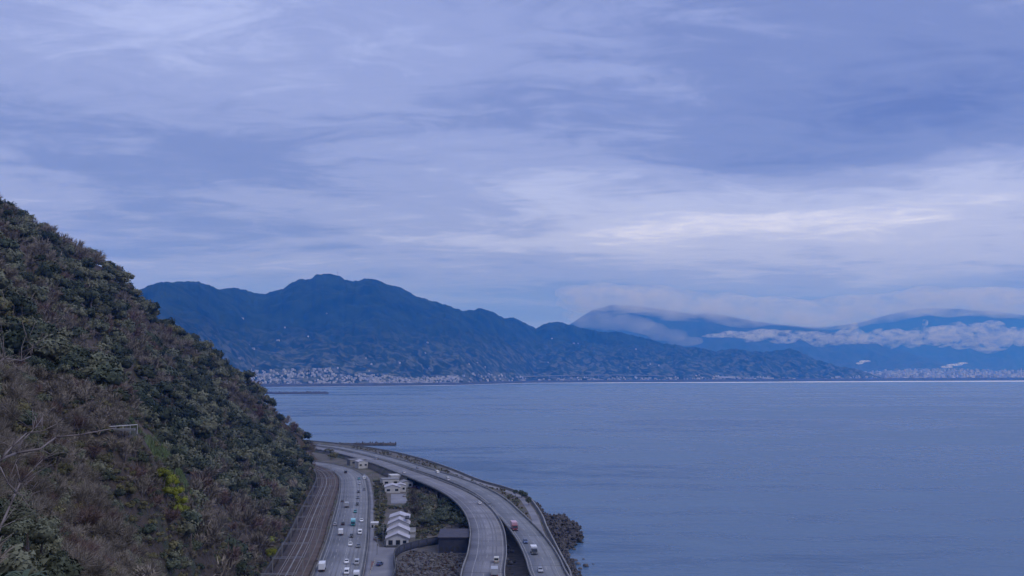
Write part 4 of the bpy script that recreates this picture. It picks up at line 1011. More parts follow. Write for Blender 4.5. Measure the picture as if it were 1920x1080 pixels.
# ------------------------------------------------------------------ vehicles (front towards +y)
CACHE = {}
def part(key, fn_):
    if key not in CACHE: CACHE[key] = fn_()
    return CACHE[key]
def wheels(t, W_, ys, r):
    def tyre(): return MB().cyl((-0.11, 0, 0), (0.11, 0, 0), r, n=12).mesh('tyre', M['tyre'])
    def rim(): return MB().cyl((-0.12, 0, 0), (0.12, 0, 0), r * 0.6, n=8).mesh('rim', M['rim'])
    for y in ys:
        for s in (-1, 1):
            w = link('wheel', part(('ty', r), tyre), t, (s * (W_ / 2 - 0.1), y, r)); link('rim', part(('ri', r), rim), w)
def lights(t, W_, yf, yb, z):
    def q(n_, m_): return lambda: MB().box(-0.17, 0.17, -0.03, 0.03, -0.08, 0.08).mesh(n_, M[m_])
    for s in (-1, 1):
        link('headlight', part('hl', q('headlight', 'lamp_clear')), t, (s * (W_ / 2 - 0.25), yf, z)); link('taillight', part('tl', q('taillight', 'lamp_red')), t, (s * (W_ / 2 - 0.25), yb, z))
def car(x, y, z, rz, paint, label, kind='car', sc=1.0):
    t = thing('parked_car' if kind == 'parked' else 'car', (x, y, z), rz, label, 'car', None); sc *= 1.12; t.scale = (sc, sc, sc)
    def body():
        prof = [(-2.15, 0.3), (2.15, 0.3), (2.2, 0.62), (2.05, 0.8), (1.05, 0.98), (-1.6, 1.0), (-2.15, 0.92), (-2.2, 0.6)]
        mb = MB(); mb.prism(prof, -0.86, 0.86)
        mb.box(-0.66, 0.66, -1.25, 0.25, 1.46, 1.50)
        for s in (-1, 1):      # pillars
            for ya, yb_, za, zb in ((-1.72, -1.3, 1.0, 1.46), (0.95, 0.28, 0.99, 1.46)):
                mb.cyl((s * 0.8, ya, za), (s * 0.66, yb_, zb), 0.05, n=4)
        return mb.mesh('body', M[paint])
    def glass():
        b = MB(); v = [(-0.79, -1.68, 0.98), (0.79, -1.68, 0.98), (0.79, 0.93, 0.97), (-0.79, 0.93, 0.97), (-0.64, -1.25, 1.46), (0.64, -1.25, 1.46), (0.64, 0.25, 1.46), (-0.64, 0.25, 1.46)]
        b.v += v
        for q in ((0, 1, 5, 4), (1, 2, 6, 5), (2, 3, 7, 6), (3, 0, 4, 7)): b.f.append(q)
        return b.mesh('windows', M['glass'])
    link('body', part(('car', paint), body), t); link('windows', part('cg', glass), t)
    wheels(t, 1.72, (-1.35, 1.38), 0.33); lights(t, 1.72, 2.19, -2.2, 0.68); return t
def van(x, y, z, rz, paint, label, sc=1.0):
    t = thing('van', (x, y, z), rz, label, 'van'); sc *= 1.12; t.scale = (sc, sc, sc)
    def body():
        mb = MB(); prof = [(-2.3, 0.3), (2.3, 0.3), (2.35, 0.85), (2.0, 1.15), (1.45, 1.95), (-2.2, 2.02), (-2.32, 1.0)]
        mb.prism(prof, -0.9, 0.9); return mb.mesh('body', M[paint])
    def g1():
        mb = MB().poly([(-0.78, 2.03, 1.17), (0.78, 2.03, 1.17), (0.76, 1.52, 1.9), (-0.76, 1.52, 1.9)])
        for s in (-1, 1):
            p = [(s * 0.905, -2.0, 1.15), (s * 0.905, 1.75, 1.15), (s * 0.905, 1.4, 1.78), (s * 0.905, -2.0, 1.8)]; mb.poly(p)
        mb.poly([(-0.75, -2.33, 1.15), (0.75, -2.33, 1.15), (0.75, -2.25, 1.8), (-0.75, -2.25, 1.8)])
        return mb.mesh('windows', M['glass'])
    link('body', part(('van', paint), body), t); link('windows', part('vg', g1), t)
    wheels(t, 1.8, (-1.5, 1.55), 0.34); lights(t, 1.8, 2.34, -2.35, 0.7); return t
def truck(x, y, z, rz, boxm, cabm, label, ln=7.0, w=2.3, h=3.1, stripe=None):
    t = thing('box_truck', (x, y, z), rz, label, 'truck'); hb = ln / 2; t.scale = (1.1, 1.1, 1.1)
    MB().box(-w / 2, w / 2, -hb, hb - 1.9, 0.95, h).build('cargo_box', M[boxm], t)
    MB().prism([(hb - 1.8, 0.5), (hb, 0.5), (hb + 0.02, 1.3), (hb - 0.25, 2.35), (hb - 0.5, 2.5), (hb - 1.8, 2.5)], -w / 2 + 0.08, w / 2 - 0.08).build('cab', M[cabm], t)
    MB().poly([(-w / 2 + 0.2, hb + 0.03, 1.32), (w / 2 - 0.2, hb + 0.03, 1.32), (w / 2 - 0.25, hb - 0.22, 2.3), (-w / 2 + 0.25, hb - 0.22, 2.3)]).build('windscreen', M['glass'], t)
    for s in (-1, 1): MB().box(min(s * (w / 2 - 0.07), s * (w / 2 - 0.05)), max(s * (w / 2 - 0.07), s * (w / 2 - 0.05)), hb - 1.5, hb - 0.5, 1.4, 2.2).build('side_window', M['glass'], t)
    MB().box(-w / 2 + 0.3, w / 2 - 0.3, -hb + 0.1, hb - 0.4, 0.55, 0.94).build('chassis', M['frame_dark'], t)
    MB().box(-w / 2 + 0.1, w / 2 - 0.1, -hb - 0.05, -hb, 1.1, h - 0.15).build('rear_doors', M[stripe or boxm], t)
    wheels(t, w, (-hb + 1.5, hb - 1.0) if ln < 8.5 else (-hb + 1.3, -hb + 2.4, hb - 1.0), 0.45); lights(t, w, hb + 0.04, -hb - 0.08, 0.8); return t
def onr(px, py, path=None, z=4.05, rev=False):
    path = r1 if path is None else path
    for _ in range(3):
        x, y = at(px, py, z); i = int(np.argmin(np.hypot(path[:, 0] - x, path[:, 1] - y)))
        if path is not r1: z = path[i, 2] + 0.01
    T = np.gradient(path[:, :2], axis=0)[i]; a = math.atan2(T[1], T[0]) - math.pi / 2
    return x, y, z, a + (math.pi if rev else 0)
CT = [('truck', 604, 1069, 0, 'p_white', 'p_white', 'large white box truck in the left lane at the bottom of the coast road', 8.2, 2.4, 3.3),
      ('van', 650, 1076, 1, 'p_white', 'white van nearest the camera right of the coast road centre line'),
      ('truck', 668, 1086, 1, 'p_white', 'p_silver', 'white truck at the bottom edge in the right lane of the coast road', 6.5, 2.2, 2.9),
      ('car', 650, 1056, 1, 'p_white', 'white car following just behind the nearest white van'),
      ('van', 669, 1058, 1, 'p_silver', 'silver van beside the white car near the right guard rail'),
      ('car', 657, 1023, 1, 'p_white', 'white car alone in the inner lane ahead of the stepped house level'),
      ('car', 672, 1026, 1, 'p_grey', 'dark grey car in the outer lane beside a lone white car'),
      ('car', 659, 1007, 1, 'p_black', 'black car in the inner lane behind the lone white car'),
      ('van', 675, 1001, 1, 'p_white', 'pale van in the outer lane beside the black car'),
      ('truck', 639, 1003, 0, 'p_white', 'p_white', 'bright white small truck left of the centre line below the cyan truck', 5.6, 2.2, 3.0),
      ('car', 643, 984, 0, 'p_black', 'black car heading away left of the cyan truck'),
      ('car', 628, 985, 0, 'p_silver', 'silver car hugging the left edge beside the railway'),
      ('truck', 662, 985, 1, 'p_cyan', 'p_teal', 'pale cyan truck with a teal cab in the middle of the coast road', 7.2, 2.3, 3.2),
      ('car', 678, 978, 1, 'p_white', 'white car in the outer lane beside the cyan truck'),
      ('car', 666, 961, 1, 'p_teal', 'dark teal car in the inner lane behind the cyan truck'),
      ('car', 670, 947, 1, 'p_black', 'black car third behind the cyan truck in the inner lane'),
      ('car', 671, 935, 1, 'p_grey', 'dark grey car farther up the inner lane among dark cars'),
      ('car', 672, 924, 1, 'p_black', 'small black car fifth up the inner lane'),
      ('car', 683, 919, 1, 'p_grey', 'grey car in the outer lane beside the dark queue'),
      ('truck', 650, 951, 0, 'p_silver', 'p_white', 'pale grey truck heading away in the lane beside the centre line', 6.2, 2.3, 3.0),
      ('car', 642, 941, 0, 'p_grey', 'grey car left of the pale grey truck'),
      ('car', 674, 908, 1, 'p_silver', 'silver car at the far bend in the inner lane'),
      ('van', 683, 898, 1, 'p_white', 'white van at the far bend in the outer lane'),
      ('car', 673, 899, 1, 'p_teal', 'teal car left of the white van at the far bend'),
      ('van', 648, 887, 0, 'p_black', 'black van heading away where the coast road bends left'),
      ]
def spawn(v, path=None):
    k, px, py, rev = v[:4]; x, y, z, a = onr(px, py, path, 4.05 if path is None else 11, bool(rev))
    if k == 'car': car(x, y, z, a, v[4], v[5])
    elif k == 'van': van(x, y, z, a, v[4], v[5])
    else: truck(x, y, z, a, v[4], v[5], v[6], *v[7:])
for v in CT: spawn(v)
for v in [('truck', 927, 1079, 0, 'p_silver', 'p_white', 'grey-white truck at the bottom of the landward viaduct deck', 7.5, 2.4, 3.0),
          ('van', 931, 1054, 0, 'p_cream', 'cream van ahead of the truck on the landward viaduct deck'),
          ('car', 899, 945, 0, 'p_white', 'white car alone on the curve of the landward viaduct deck'),
          ('van', 840, 900, 0, 'p_white', 'white van far along the landward viaduct deck'),
          ('car', 757, 887, 0, 'p_white', 'tiny white car above the far building cluster on the expressway'),
          ('car', 783, 878, 0, 'p_silver', 'tiny silver car on the far straight of the expressway'),
          ('van', 705, 861, 0, 'p_silver', 'silver van near the far end of the expressway')]: spawn(v, dl)
for v in [('truck', 964, 993, 1, 'p_pink', 'p_red', 'pink and dark red truck on the seaward viaduct deck', 8.5, 2.5, 3.6),
          ('car', 985, 1018, 1, 'p_blue', 'dark blue car behind the white truck on the seaward viaduct deck'),
          ('truck', 1001, 1038, 1, 'p_white', 'p_grey', 'white truck with a dark cab on the seaward viaduct deck', 6.5, 2.4, 3.0),
          ('car', 1013, 1072, 1, 'p_silver', 'pale car nearest the bottom of the seaward viaduct deck'),
          ('car', 918, 949, 1, 'p_grey', 'dark grey car far up the seaward viaduct deck'),
          ('van', 820, 887, 1, 'p_white', 'white van far along the seaward viaduct deck')]: spawn(v, dr)
x, y = at(776, 917, 4.0); car(x, y, 4.0, 1.2, 'p_wine', 'dark red car parked right of the building cluster', 'parked', 1.3)
for px, py, c, l in [(728, 918, 'p_white', 'white car parked left of the building cluster'), (768, 905, 'p_grey', 'grey car parked behind the building cluster'), (758, 931, 'p_silver', 'silver car parked on the pale yard below the cluster'),
                     (705, 1012, 'p_grey', 'grey car parked on the access road left of the pale house'), (712, 1060, 'p_blue', 'blue car parked on the access road by the curved dark wall')]:
    x, y = at(px, py, 4.0); car(x, y, 4.01, rr.uniform(-0.2, 0.3), c, l, 'parked')

# ------------------------------------------------------------------ far shore: plain, hills, town
shore_px = [(300, 737), (480, 726), (560, 725), (700, 724), (860, 722), (1000, 718), (1200, 717), (1400, 716), (1640, 714.5), (1800, 714), (1920, 713.5), (2100, 713)]
def shoreY(px): return float(np.interp(px, [p[0] for p in shore_px], [at(p[0], p[1])[1] for p in shore_px]))
def dirx(px): return (px - 960) / F * 1.004
spx = np.linspace(200, 2150, 300)
SH = np.array([(dirx(p) * shoreY(p), shoreY(p), 0) for p in spx])
# plain behind the beach, out to the far range
rows = []
for f in (0, 1):
    rows.append(np.c_[SH[:, 0] * 1 + (0 if f == 0 else 0), SH[:, 1], np.full(len(SH), 2.5)])
V0 = np.c_[SH[:, :2], np.full(len(SH), 2.5)]
V1 = np.c_[np.clip(SH[:, 0] * 1.0 + (SH[:, 0] / SH[:, 1]) * (30600 - SH[:, 1]), -8800, 15800), np.full(len(SH), 30600.0), np.full(len(SH), 2.5)]
tag(link('coastal_plain', np_mesh('coastal_plain', np.stack([V0, V1], 1).reshape(-1, 3), grid_faces(len(SH), 2), M['plain'])), kind='structure')
# beach bank / sea wall of the far shore
fs = thing('far_sea_wall', (0, 0, 0), 0, 'long dark embankment along the far shore below the town', 'sea wall')
hh = np.interp(spx, [480, 860, 1200, 1920], [22, 20, 28, 42])
for (nm, k0, k1) in (('embankment', 0.0, 1.0),):
    a = np.c_[SH[:, :2], np.full(len(SH), -0.5)]; U = SH[:, :2] / np.linalg.norm(SH[:, :2], axis=1)[:, None]
    b = np.c_[SH[:, :2] + U * 40, hh]; c = np.c_[SH[:, :2] + U * 70, hh]; d = np.c_[SH[:, :2] + U * 120, np.full(len(SH), 2.0)]
    link(nm, np_mesh(nm, np.stack([a, b, c, d], 1).reshape(-1, 3), grid_faces(len(SH), 4), M['shore_dark']), fs)
# surf line
a = np.c_[SH[:, :2] - U * np.interp(spx, [480, 900, 1400, 1920], [50, 160, 1000, 2100])[:, None], np.full(len(SH), 0.25)]; b = np.c_[SH[:, :2] + U * 2, np.full(len(SH), 0.3)]
tag(link('surf', np_mesh('surf', np.stack([a, b], 1).reshape(-1, 3), grid_faces(len(SH), 2), M['foam'])), 'pale line of surf along the far shore', 'surf', kind='stuff')

RIDGE = [(180, 560), (250, 545), (300, 531), (350, 526), (385, 530), (410, 541), (437, 536), (470, 550), (490, 551), (530, 541), (548, 528), (565, 521), (578, 523), (592, 517), (612, 514), (636, 517), (645, 525), (662, 527), (683, 520), (700, 523), (716, 529), (740, 535), (780, 555), (830, 570), (865, 580), (885, 583), (900, 578), (925, 587), (945, 598), (962, 593), (985, 605), (1005, 615), (1020, 606), (1040, 603), (1075, 611), (1120, 619), (1160, 622), (1200, 632), (1250, 644), (1290, 650), (1320, 656), (1342, 660), (1370, 654), (1400, 659), (1440, 658), (1480, 655), (1520, 670), (1560, 685), (1600, 694), (1635, 705), (1660, 712)]
def terrain_band(name, ridge, base_fn, ridge_fn, nu, nv, m, amp, seed, px0, px1, zb=4.0, power=1.25, back=0.35, rg=0.35):
    px = np.linspace(px0, px1, nu); ry_ = np.interp(px, [p[0] for p in ridge], [p[1] for p in ridge]) + (fbm(px / 26, px * 0 + seed, 3, seed) * 7 + fbm(px / 5, px * 0 + seed, 2, seed + 3) * 2.6) * rg
    yb = np.array([base_fn(p) for p in px]); yr = np.array([ridge_fn(p) for p in px]); ce = np.array([ray(p, q)[1] for p, q in zip(px, ry_)]); ax = np.array([ray(p, 600)[0] for p in px])
    zr = H + ce * yr
    t = np.linspace(0, 1 + back, nv)[None, :]
    Yd = yb[:, None] + (yr - yb)[:, None] * t; X = ax[:, None] * Yd
    prof = np.where(t <= 1, np.clip(t, 0, 1) ** power, np.maximum(0, 1 - (t - 1) / back * 1.05))
    sc = (zr[:, None] - zb)
    Z = zb + sc * prof
    # spurs and gullies: strongest half way up, none at base or ridge
    w = np.clip(np.minimum(t, 1), 0, 1); env = np.sin(np.pi * w) ** 0.7 * (t <= 1)
    rn = np.abs(fbm(X / 900, Yd / 900, 4, seed)) * 2; rn2 = np.abs(fbm(X / 300, Yd / 300, 4, seed + 7)) * 2
    Z = Z + env * (0.35 - rn) * amp * np.minimum(sc, 400) / 400 + env * (0.3 - rn2) * amp * 0.28 * np.minimum(sc, 300) / 300
    Z = Z + fbm(X / 60, Yd / 60, 3, seed + 30) * np.minimum(sc * 0.10, 19) * (0.45 + env) * (t < 1.02)
    # keep below the ridge line seen from the sea side
    lim = H + (ce[:, None]) * Yd
    Z = np.where((t < 0.97), np.minimum(Z, lim - 6 * (1 - w)), Z)
    Z = np.maximum(Z, np.where(t > 1, -5, 2.6))
    V = np.stack([X, Yd, Z], -1).reshape(-1, 3)
    tag(link(name, np_mesh(name, V, grid_faces(nu, nv), m, True)), kind='structure')
    return px, Yd, Z
def base_main(p): return shoreY(p) + np.interp(p, [200, 480, 900, 1400, 1660], [500, 420, 260, 160, 130])
def ridge_main(p): return shoreY(p) + np.interp(p, [200, 480, 640, 900, 1200, 1480, 1660], [3600, 3300, 3200, 2600, 2100, 1500, 500])
HPX, HY, HZm = terrain_band('coastal_hills', RIDGE, base_main, ridge_main, 1100, 150, M['hill_far'], 290, 5, 180, 1660, rg=1.0)
R2 = [(900, 690), (1000, 650), (1060, 612), (1110, 580), (1150, 570), (1200, 573), (1250, 580), (1300, 588), (1330, 585), (1360, 590), (1400, 599), (1450, 606), (1520, 613), (1600, 630), (1700, 660), (1800, 690)]
terrain_band('middle_range', R2, lambda p: 18500.0, lambda p: 21500.0, 260, 40, M['range_far'], 300, 50, 900, 1800)
R3 = [(1350, 640), (1450, 622), (1520, 613), (1580, 608), (1620, 601), (1660, 590), (1690, 582), (1720, 577), (1760, 575), (1800, 577), (1830, 579), (1880, 584), (1920, 588), (2050, 600)]
terrain_band('volcano_slope', R3, lambda p: 21000.0, lambda p: 27000.0, 260, 40, M['range_far'], 250, 90, 1350, 2050, power=1.5, back=0.1)
# rising apron under the far city
R4 = [(1560, 712), (1600, 698), (1680, 690), (1760, 689), (1850, 692), (1920, 694), (2100, 696)]
CX, CYd, CZ = terrain_band('city_slope', R4, lambda p: shoreY(p) + 250, lambda p: 23000.0, 200, 40, M['range_far'], 20, 130, 1560, 2100, power=1.0, back=0.1)

# houses of the far town
def hmesh(w, d, h, rf, wm_, rm_):
    mb = MB(); gwall(mb, -w / 2, w / 2, -d / 2, d / 2, -2, h, h + rf); wl = mb.mesh('wall', M[wm_])
    m2 = MB(); gable(m2, -w / 2, w / 2, -d / 2, d / 2, h, h + rf + 0.05, 0.5, 0.4); return wl, m2.mesh('roof', M[rm_])
M['t_white'] = mat('town_white', (0.54, 0.53, 0.53)); M['t_cream'] = mat('town_cream', (0.5, 0.48, 0.45)); M['t_grey'] = mat('town_grey', (0.26, 0.26, 0.27)); M['t_roof'] = mat('town_roof', (0.16, 0.155, 0.16)); M['t_roofl'] = mat('town_roof_light', (0.42, 0.42, 0.45))
HM = [hmesh(13, 11, 8, 4, 't_white', 't_roof'), hmesh(16, 12, 9, 4, 't_cream', 't_roofl'), hmesh(12, 12, 7, 4, 't_white', 't_roofl'), hmesh(18, 12, 7, 4, 't_grey', 't_roof'), hmesh(22, 14, 14, 2, 't_white', 't_roofl'), hmesh(14, 10, 9, 4, 't_cream', 't_roof')]
town = []
rt = random.Random(5)
def town_z(px, Y):
    i = min(len(HPX) - 1, max(0, int(round((px - 180) / 1480 * 1099)))); return max(3.0, float(np.interp(Y, HY[i], HZm[i])))
for i in range(2600):
    px = rt.uniform(470, 860) if rt.random() < 0.72 else rt.uniform(860, 1640)
    s0 = shoreY(px); dep = s0 + 150 + (rt.random() ** 1.3) * np.interp(px, [470, 860, 1000, 1640], [600, 400, 240, 140])
    if vnoise(px / 14, dep / 60, 4) < 0.30: continue
    town.append((px, dep, town_z(px, dep)))
for i in range(36):                     # farms and houses strung up the slopes
    px = rt.uniform(320, 1250); dep = shoreY(px) + 700 + rt.random() ** 2 * 1700; town.append((px, dep, town_z(px, dep)))
town.sort(key=lambda t: t[1])
def house_at(px, Y, z, i, sc=1.0):
    wl, rf = HM[i]; t = thing('far_house', (dirx(px) * Y, Y, z), rt.uniform(-0.6, 0.6) + (1.57 if rt.random() < 0.6 else 0), 'small pale house in the town strung along the far shore', 'house', 'houses of the far shore town'); t.scale = (sc, sc, sc)
    link('wall', wl, t); link('roof', rf, t)
for k, (px, Y, z) in enumerate(town[:295]): house_at(px, Y, z, rt.choice((0, 0, 1, 2, 2, 3, 5)), rt.uniform(0.8, 1.25))
def join_town(lst, name, label, sizes, mats, cat='town'):
    by = {}
    for (px, Y, z) in lst:
        w, d, h, rf = rt.choice(sizes); mk = rt.choice(mats); a = rt.uniform(-0.4, 0.4) + (1.57 if rt.random() < 0.3 else 0); mb = by.setdefault(mk, MB()); one = MB()
        gwall(one, -w / 2, w / 2, -d / 2, d / 2, -3, h, h + rf)
        i = len(one.v); s = w * 0.04; one.v += [(-w / 2 - s, -d / 2 - s, h), (0, -d / 2 - s, h + rf + .3), (w / 2 + s, -d / 2 - s, h), (-w / 2 - s, d / 2 + s, h), (0, d / 2 + s, h + rf + .3), (w / 2 + s, d / 2 + s, h)]
        one.f += [(i, i + 1, i + 4, i + 3), (i + 1, i + 2, i + 5, i + 4)]
        b = len(mb.v); X0 = dirx(px) * Y; c, s = math.cos(a), math.sin(a)
        mb.v += [(X0 + x * c - y * s, Y + x * s + y * c, z + zz) for x, y, zz in one.v]; mb.f += [tuple(b + j for j in f) for f in one.f]
    for mk, mb in by.items(): tag(mb.build(name, M[mk]), label[mk], cat, kind='stuff')
LB = {'t_white': 'mass of white houses packed along the far shore', 't_cream': 'mass of cream houses packed along the far shore', 't_grey': 'mass of grey houses packed along the far shore', 't_roofl': 'mass of pale-roofed houses packed along the far shore'}
join_town(town[295:], 'town_houses', LB, [(13, 11, 8, 3), (16, 12, 9, 4), (24, 14, 14, 1.5), (12, 10, 7, 3)], ['t_white', 't_cream', 't_grey', 't_roofl'])
# larger blocks in the town
for px, py_, w, h, l in [(810, 714, 26, 26, 'tall white block standing out at the right end of the far town'), (590, 712, 40, 20, 'wide pale block in the middle of the far town'), (532, 699, 60, 14, 'long white building at the back of the far town'), (752, 701, 60, 16, 'white hall at the foot of the slope behind the far town'),
                        (785, 704, 70, 12, 'long pale hall left of the tall white block in the far town'), (1104, 690, 34, 22, 'lone white building high on the slope above the middle shore'), (1060, 708, 100, 16, 'long pale shed on the middle of the far shore'), (1370, 707, 70, 30, 'pale block left of centre of the terminal by the far shore'), (1352, 699, 260, 22, 'long pale industrial hall on the far shore below the low hill'), (1566, 706, 60, 34, 'white block near the foot of the low headland'), (980, 709, 50, 24, 'small white block at the bend of the far shore'), (1430, 708, 220, 16, 'long bright shed along the far shore right of the industrial hall')]:
    Y = shoreY(px) + 260; h = h * 0.6; z = H + ray(px, py_)[1] * Y; z0 = min(town_z(px, Y) + 4, max(2.6, z - h * 0.5))
    t = thing('town_block', (dirx(px) * Y, Y, z0 - 0.0), 0.05, l, 'building')
    MB().box(-w / 2, w / 2, 0, 18, -6, h).build('wall', M['t_white'], t); MB().box(-w / 2 - 0.5, w / 2 + 0.5, -0.5, 18.5, h, h + 1.2).build('roof', M['t_roofl'], t)
    nw_ = max(2, int(w / 8))
    for i in range(nw_): MB().box(-w / 2 + (i + 0.25) * w / nw_, -w / 2 + (i + 0.75) * w / nw_, -0.2, 0, h * 0.45, h * 0.7).build('window', M['glass'], t)
# raised bypass road below the hills
by = []
for px in np.linspace(960, 1300, 60):
    Y = shoreY(px) + 420; by.append((dirx(px) * Y, Y, 60 + 20 * math.sin((px - 960) / 340 * 3.1)))
by = np.array(by); vt = thing('far_viaduct', (0, 0, 0), 0, 'pale raised bypass road running under the hills of the far shore', 'viaduct')
ribbon('deck', by, [(-8, -6), (-8, 0), (8, 0), (8, -6)], M['concrete'], vt)
for i in range(0, 60, 4): MB().box(by[i, 0] - 3, by[i, 0] + 3, by[i, 1] - 3, by[i, 1] + 3, 0, by[i, 2] - 6).build('pier', M['concrete'], vt)

# far city on the right
city = []
def cz(px, Y):
    i = min(199, max(0, int(round((px - 1560) / 540 * 199)))); return max(3.0, float(np.interp(Y, CYd[i], CZ[i])))
for i in range(1900):
    px = rt.uniform(1600, 1960); s0 = shoreY(px); Y = s0 + 300 + rt.random() ** 1.1 * 6000; city.append((px, Y, cz(px, Y)))
city.sort(key=lambda t: t[1])
LC = {'t_white': 'mass of white city buildings at the far right shore', 't_cream': 'mass of cream city buildings at the far right shore', 't_grey': 'mass of grey city buildings at the far right shore', 't_roofl': 'mass of pale-roofed city buildings at the far right shore'}
join_town(city, 'city_buildings', LC, [(60, 30, 28, 4), (40, 24, 22, 5), (90, 40, 26, 4), (34, 24, 60, 1), (130, 50, 24, 3)], ['t_white', 't_cream', 't_grey', 't_roofl'], 'city')
fl = ['white factory hall in the far city, first from the headland', 'white factory hall in the far city, second from the headland', 'broad white factory roof in the far city left of the middle', 'white factory hall in the far city just left of the steam plume', 'large bright factory hall below the steam plume in the far city', 'white factory hall in the far city right of the steam plume', 'pale factory hall in the far city near the right edge', 'pale factory hall in the far city at the right edge']
for (px, py_, w, h), l in zip([(1617, 683, 150, 60), (1650, 700, 120, 70), (1693, 694, 160, 50), (1760, 694, 120, 60), (1778, 688, 220, 70), (1795, 699, 140, 60), (1853, 698, 200, 60), (1905, 697, 180, 60)], fl):
    h *= 0.7; Y = shoreY(px) + 2600; z = H + ray(px, py_)[1] * Y; t = thing('factory_hall', (dirx(px) * Y, Y, cz(px, Y)), 0.1, l, 'factory')
    MB().box(-w / 2, w / 2, 0, 80, -12, h * 0.7).build('wall', M['t_white'], t); m_ = MB(); gable(m_, -w / 2, w / 2, 0, 80, h * 0.7, h, 2, 2); m_.build('roof', M['t_roofl'], t)
for (px, h, l) in [(1739, 130, 'slim pale chimney left of the steam plume in the far city'), (1802, 150, 'tall pale chimney at the root of the steam plume in the far city'), (1822, 120, 'pale chimney right of the steam plume'), (1885, 140, 'pale chimney near the right end of the far city'), (1908, 170, 'tall pale chimney at the right edge of the far city'), (1630, 110, 'pale chimney beside the low headland')]:
    Y = shoreY(px) + 1500; t = thing('chimney', (dirx(px) * Y, Y, 3), 0, l, 'chimney'); MB().cyl((0, 0, 0), (0, 0, h), 9, 6, 10).build('shaft', M['t_white'], t); MB().cyl((0, 0, h), (0, 0, h + 6), 6.8, 6.8, 10).build('cap', M['p_red'], t)
# radio mast on the summit
x, y, z = atd(633, 520, ridge_main(633)); t = thing('radio_mast', (x, y, z - 20), 0, 'thin radio mast on the highest summit of the far hills', 'mast')
MB().cyl((0, 0, 0), (0, 0, 105), 3.2, 1.2, 4).build('lattice', M['steel'], t); MB().cyl((0, 0, 70), (0, 0, 76), 5, 5, 8).build('platform', M['steel'], t)
x, y, z = atd(1139, 616, ridge_main(1139)); t = thing('radio_mast', (x, y, z - 10), 0, 'faint thin mast on the lower ridge in front of the cloud', 'mast')
MB().cyl((0, 0, 0), (0, 0, 95), 2.4, 1.0, 4).build('lattice', M['steel'], t)

# ------------------------------------------------------------------ low cloud lying against the far ranges
def cloud_mat(name, dens, scale, lo, hi):
    Mt = bpy.data.materials.new(name); Mt.use_nodes = True; nt = Mt.node_tree; N = nt.nodes; L = nt.links; N.clear()
    out = N.new('ShaderNodeOutputMaterial'); v = N.new('ShaderNodeVolumePrincipled'); v.inputs['Color'].default_value = (1, 1, 1, 1); v.inputs['Absorption Color'].default_value = (1, 1, 1, 1)
    v.inputs['Anisotropy'].default_value = 0.0
    geo = N.new('ShaderNodeNewGeometry'); mp = N.new('ShaderNodeMapping'); mp.inputs['Scale'].default_value = (1, 1, 1.8); L.new(geo.outputs['Position'], mp.inputs[0])
    t = N.new('ShaderNodeTexNoise'); t.inputs['Scale'].default_value = scale; t.inputs['Detail'].default_value = 4; t.inputs['Roughness'].default_value = 0.6; L.new(mp.outputs[0], t.inputs[0])
    mr = N.new('ShaderNodeMapRange'); mr.inputs[1].default_value = lo; mr.inputs[2].default_value = hi; mr.inputs[3].default_value = 0; mr.inputs[4].default_value = dens; L.new(t.outputs[0], mr.inputs[0])
    L.new(mr.outputs[0], v.inputs['Density']); L.new(v.outputs[0], out.inputs['Volume']); return Mt
def cloud(name, blobs, Y, m, label, vox=45):
    """blobs: px, py, half width px, half height px"""
    VV = []; FF = []; b = 0; r = np.random.default_rng(len(blobs) + int(blobs[0][0]))
    from_ico = MB(); 
    import bmesh
    bm = bmesh.new(); bmesh.ops.create_icosphere(bm, subdivisions=3, radius=1); sv = np.array([v.co[:] for v in bm.verts]); sf = np.array([[v.index for v in f.verts] for f in bm.faces]); bm.free()
    for (px, py, hw, hh_) in blobs:
        yy = Y + r.uniform(-300, 300); c = np.array(atd(px, py, yy)); k = yy / F
        n_ = fbm(sv[:, 0] * 1.6 + px, sv[:, 1] * 1.6 + sv[:, 2] * 2.3 + py, 4, 3)
        VV.append(sv * (1 + n_[:, None] * 0.9) * np.array([hw * k, max(hw * k * 0.5, 150), hh_ * k]) + c); FF.append(sf + b); b += len(sv)
    o = link(name, np_mesh(name, np.vstack(VV), np.vstack(FF), m)); md = o.modifiers.new('union', 'REMESH'); md.mode = 'VOXEL'; md.voxel_size = vox
    tag(o, label, 'cloud', kind='stuff'); return o
M['cloud'] = cloud_mat('cloud_vapour', 0.011, 0.0065, 0.44, 0.68); M['wisp'] = cloud_mat('wisp_vapour', 0.0016, 0.0016, 0.30, 0.70); M['veil'] = cloud_mat('veil_vapour', 0.0022, 0.0020, 0.36, 0.68); M['steam'] = cloud_mat('steam_vapour', 0.02, 0.012, 0.42, 0.62)
rc = random.Random(3); bl_ = []
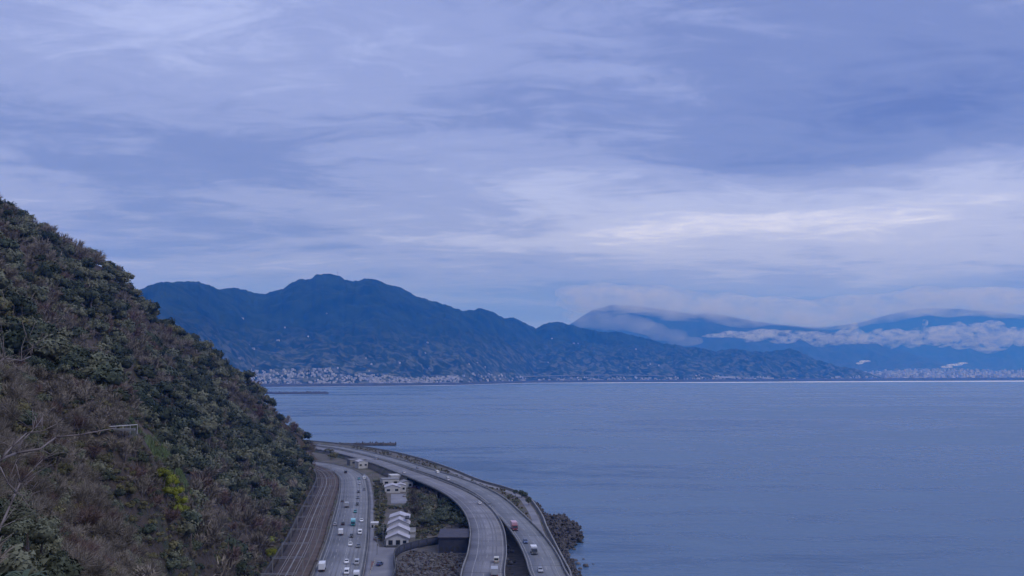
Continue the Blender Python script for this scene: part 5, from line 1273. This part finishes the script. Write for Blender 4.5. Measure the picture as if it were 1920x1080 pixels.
for px in range(1345, 1930, 16):
    cy = float(np.interp(px, [1345, 1450, 1600, 1700, 1850, 1930], [629, 630, 634, 632, 630, 634])); th = float(np.interp(px, [1345, 1400, 1500, 1640, 1800, 1870, 1930], [4, 9, 12, 14, 22, 20, 18]))
    bl_.append((px + rc.uniform(-5, 5), cy + rc.uniform(-4, 4), rc.uniform(20, 34), th * rc.uniform(0.7, 1.2)))
bl_ += [(1860, 609, 22, 9), (1840, 612, 26, 9), (1760, 620, 24, 8), (1735, 606, 4, 10), (1850, 655, 26, 8), (1870, 650, 24, 8), (1800, 650, 22, 6), (1600, 612, 10, 8)]
cloud('low_cloud', bl_, 18000, M['cloud'], 'ragged white band of low cloud lying across the foot of the far range')
cloud('low_cloud', [(1105, 597, 40, 20), (1140, 600, 45, 18), (1180, 606, 45, 16), (1215, 615, 40, 15), (1250, 628, 40, 13), (1285, 640, 36, 9), (1080, 590, 30, 14)], 17200, M['wisp'], 'thin grey veil of cloud spilling down behind the low ridge')
cloud('high_veil', [(px, float(np.interp(px, [1060, 1150, 1300, 1400, 1550, 1650, 1740, 1950], [566, 560, 574, 584, 594, 578, 566, 572])) - 1 + rc.uniform(-5, 5), 80, 26) for px in range(1110, 2000, 24)], 17600, M['veil'], 'thin cloud veiling the tops of the far range', 90)
for bls, Yc, l in [([(1776, 688, 10, 2.2), (1790, 684, 11, 1.8), (1804, 681, 9, 1.5)], 16800, 'white steam plume drifting over the far city factories'), ([(1622, 677, 9, 1.8), (1612, 681, 6, 2.0)], 16800, 'small white steam puff beside the low headland')]:
    cloud('steam_plume', bls, Yc, M['steam'], l, 14)

# ------------------------------------------------------------------ haze
hzm = bpy.data.materials.new('haze_air'); hzm.use_nodes = True; nt = hzm.node_tree; nt.nodes.clear()
out = nt.nodes.new('ShaderNodeOutputMaterial'); v = nt.nodes.new('ShaderNodeVolumePrincipled')
HAZE = (6.0e-5, (0.045, 0.32, 1.0))
v.inputs['Density'].default_value = HAZE[0]; v.inputs['Color'].default_value = (*HAZE[1], 1); v.inputs['Absorption Color'].default_value = (1, 1, 1, 1); v.inputs['Anisotropy'].default_value = 0.0
nt.links.new(v.outputs[0], out.inputs['Volume'])
hb_ = MB().box(-9000, 16000, -500, 31000, -12, 2500).build('haze', hzm); tag(hb_, 'thin blue air between the camera and the far hills', 'haze', kind='stuff')
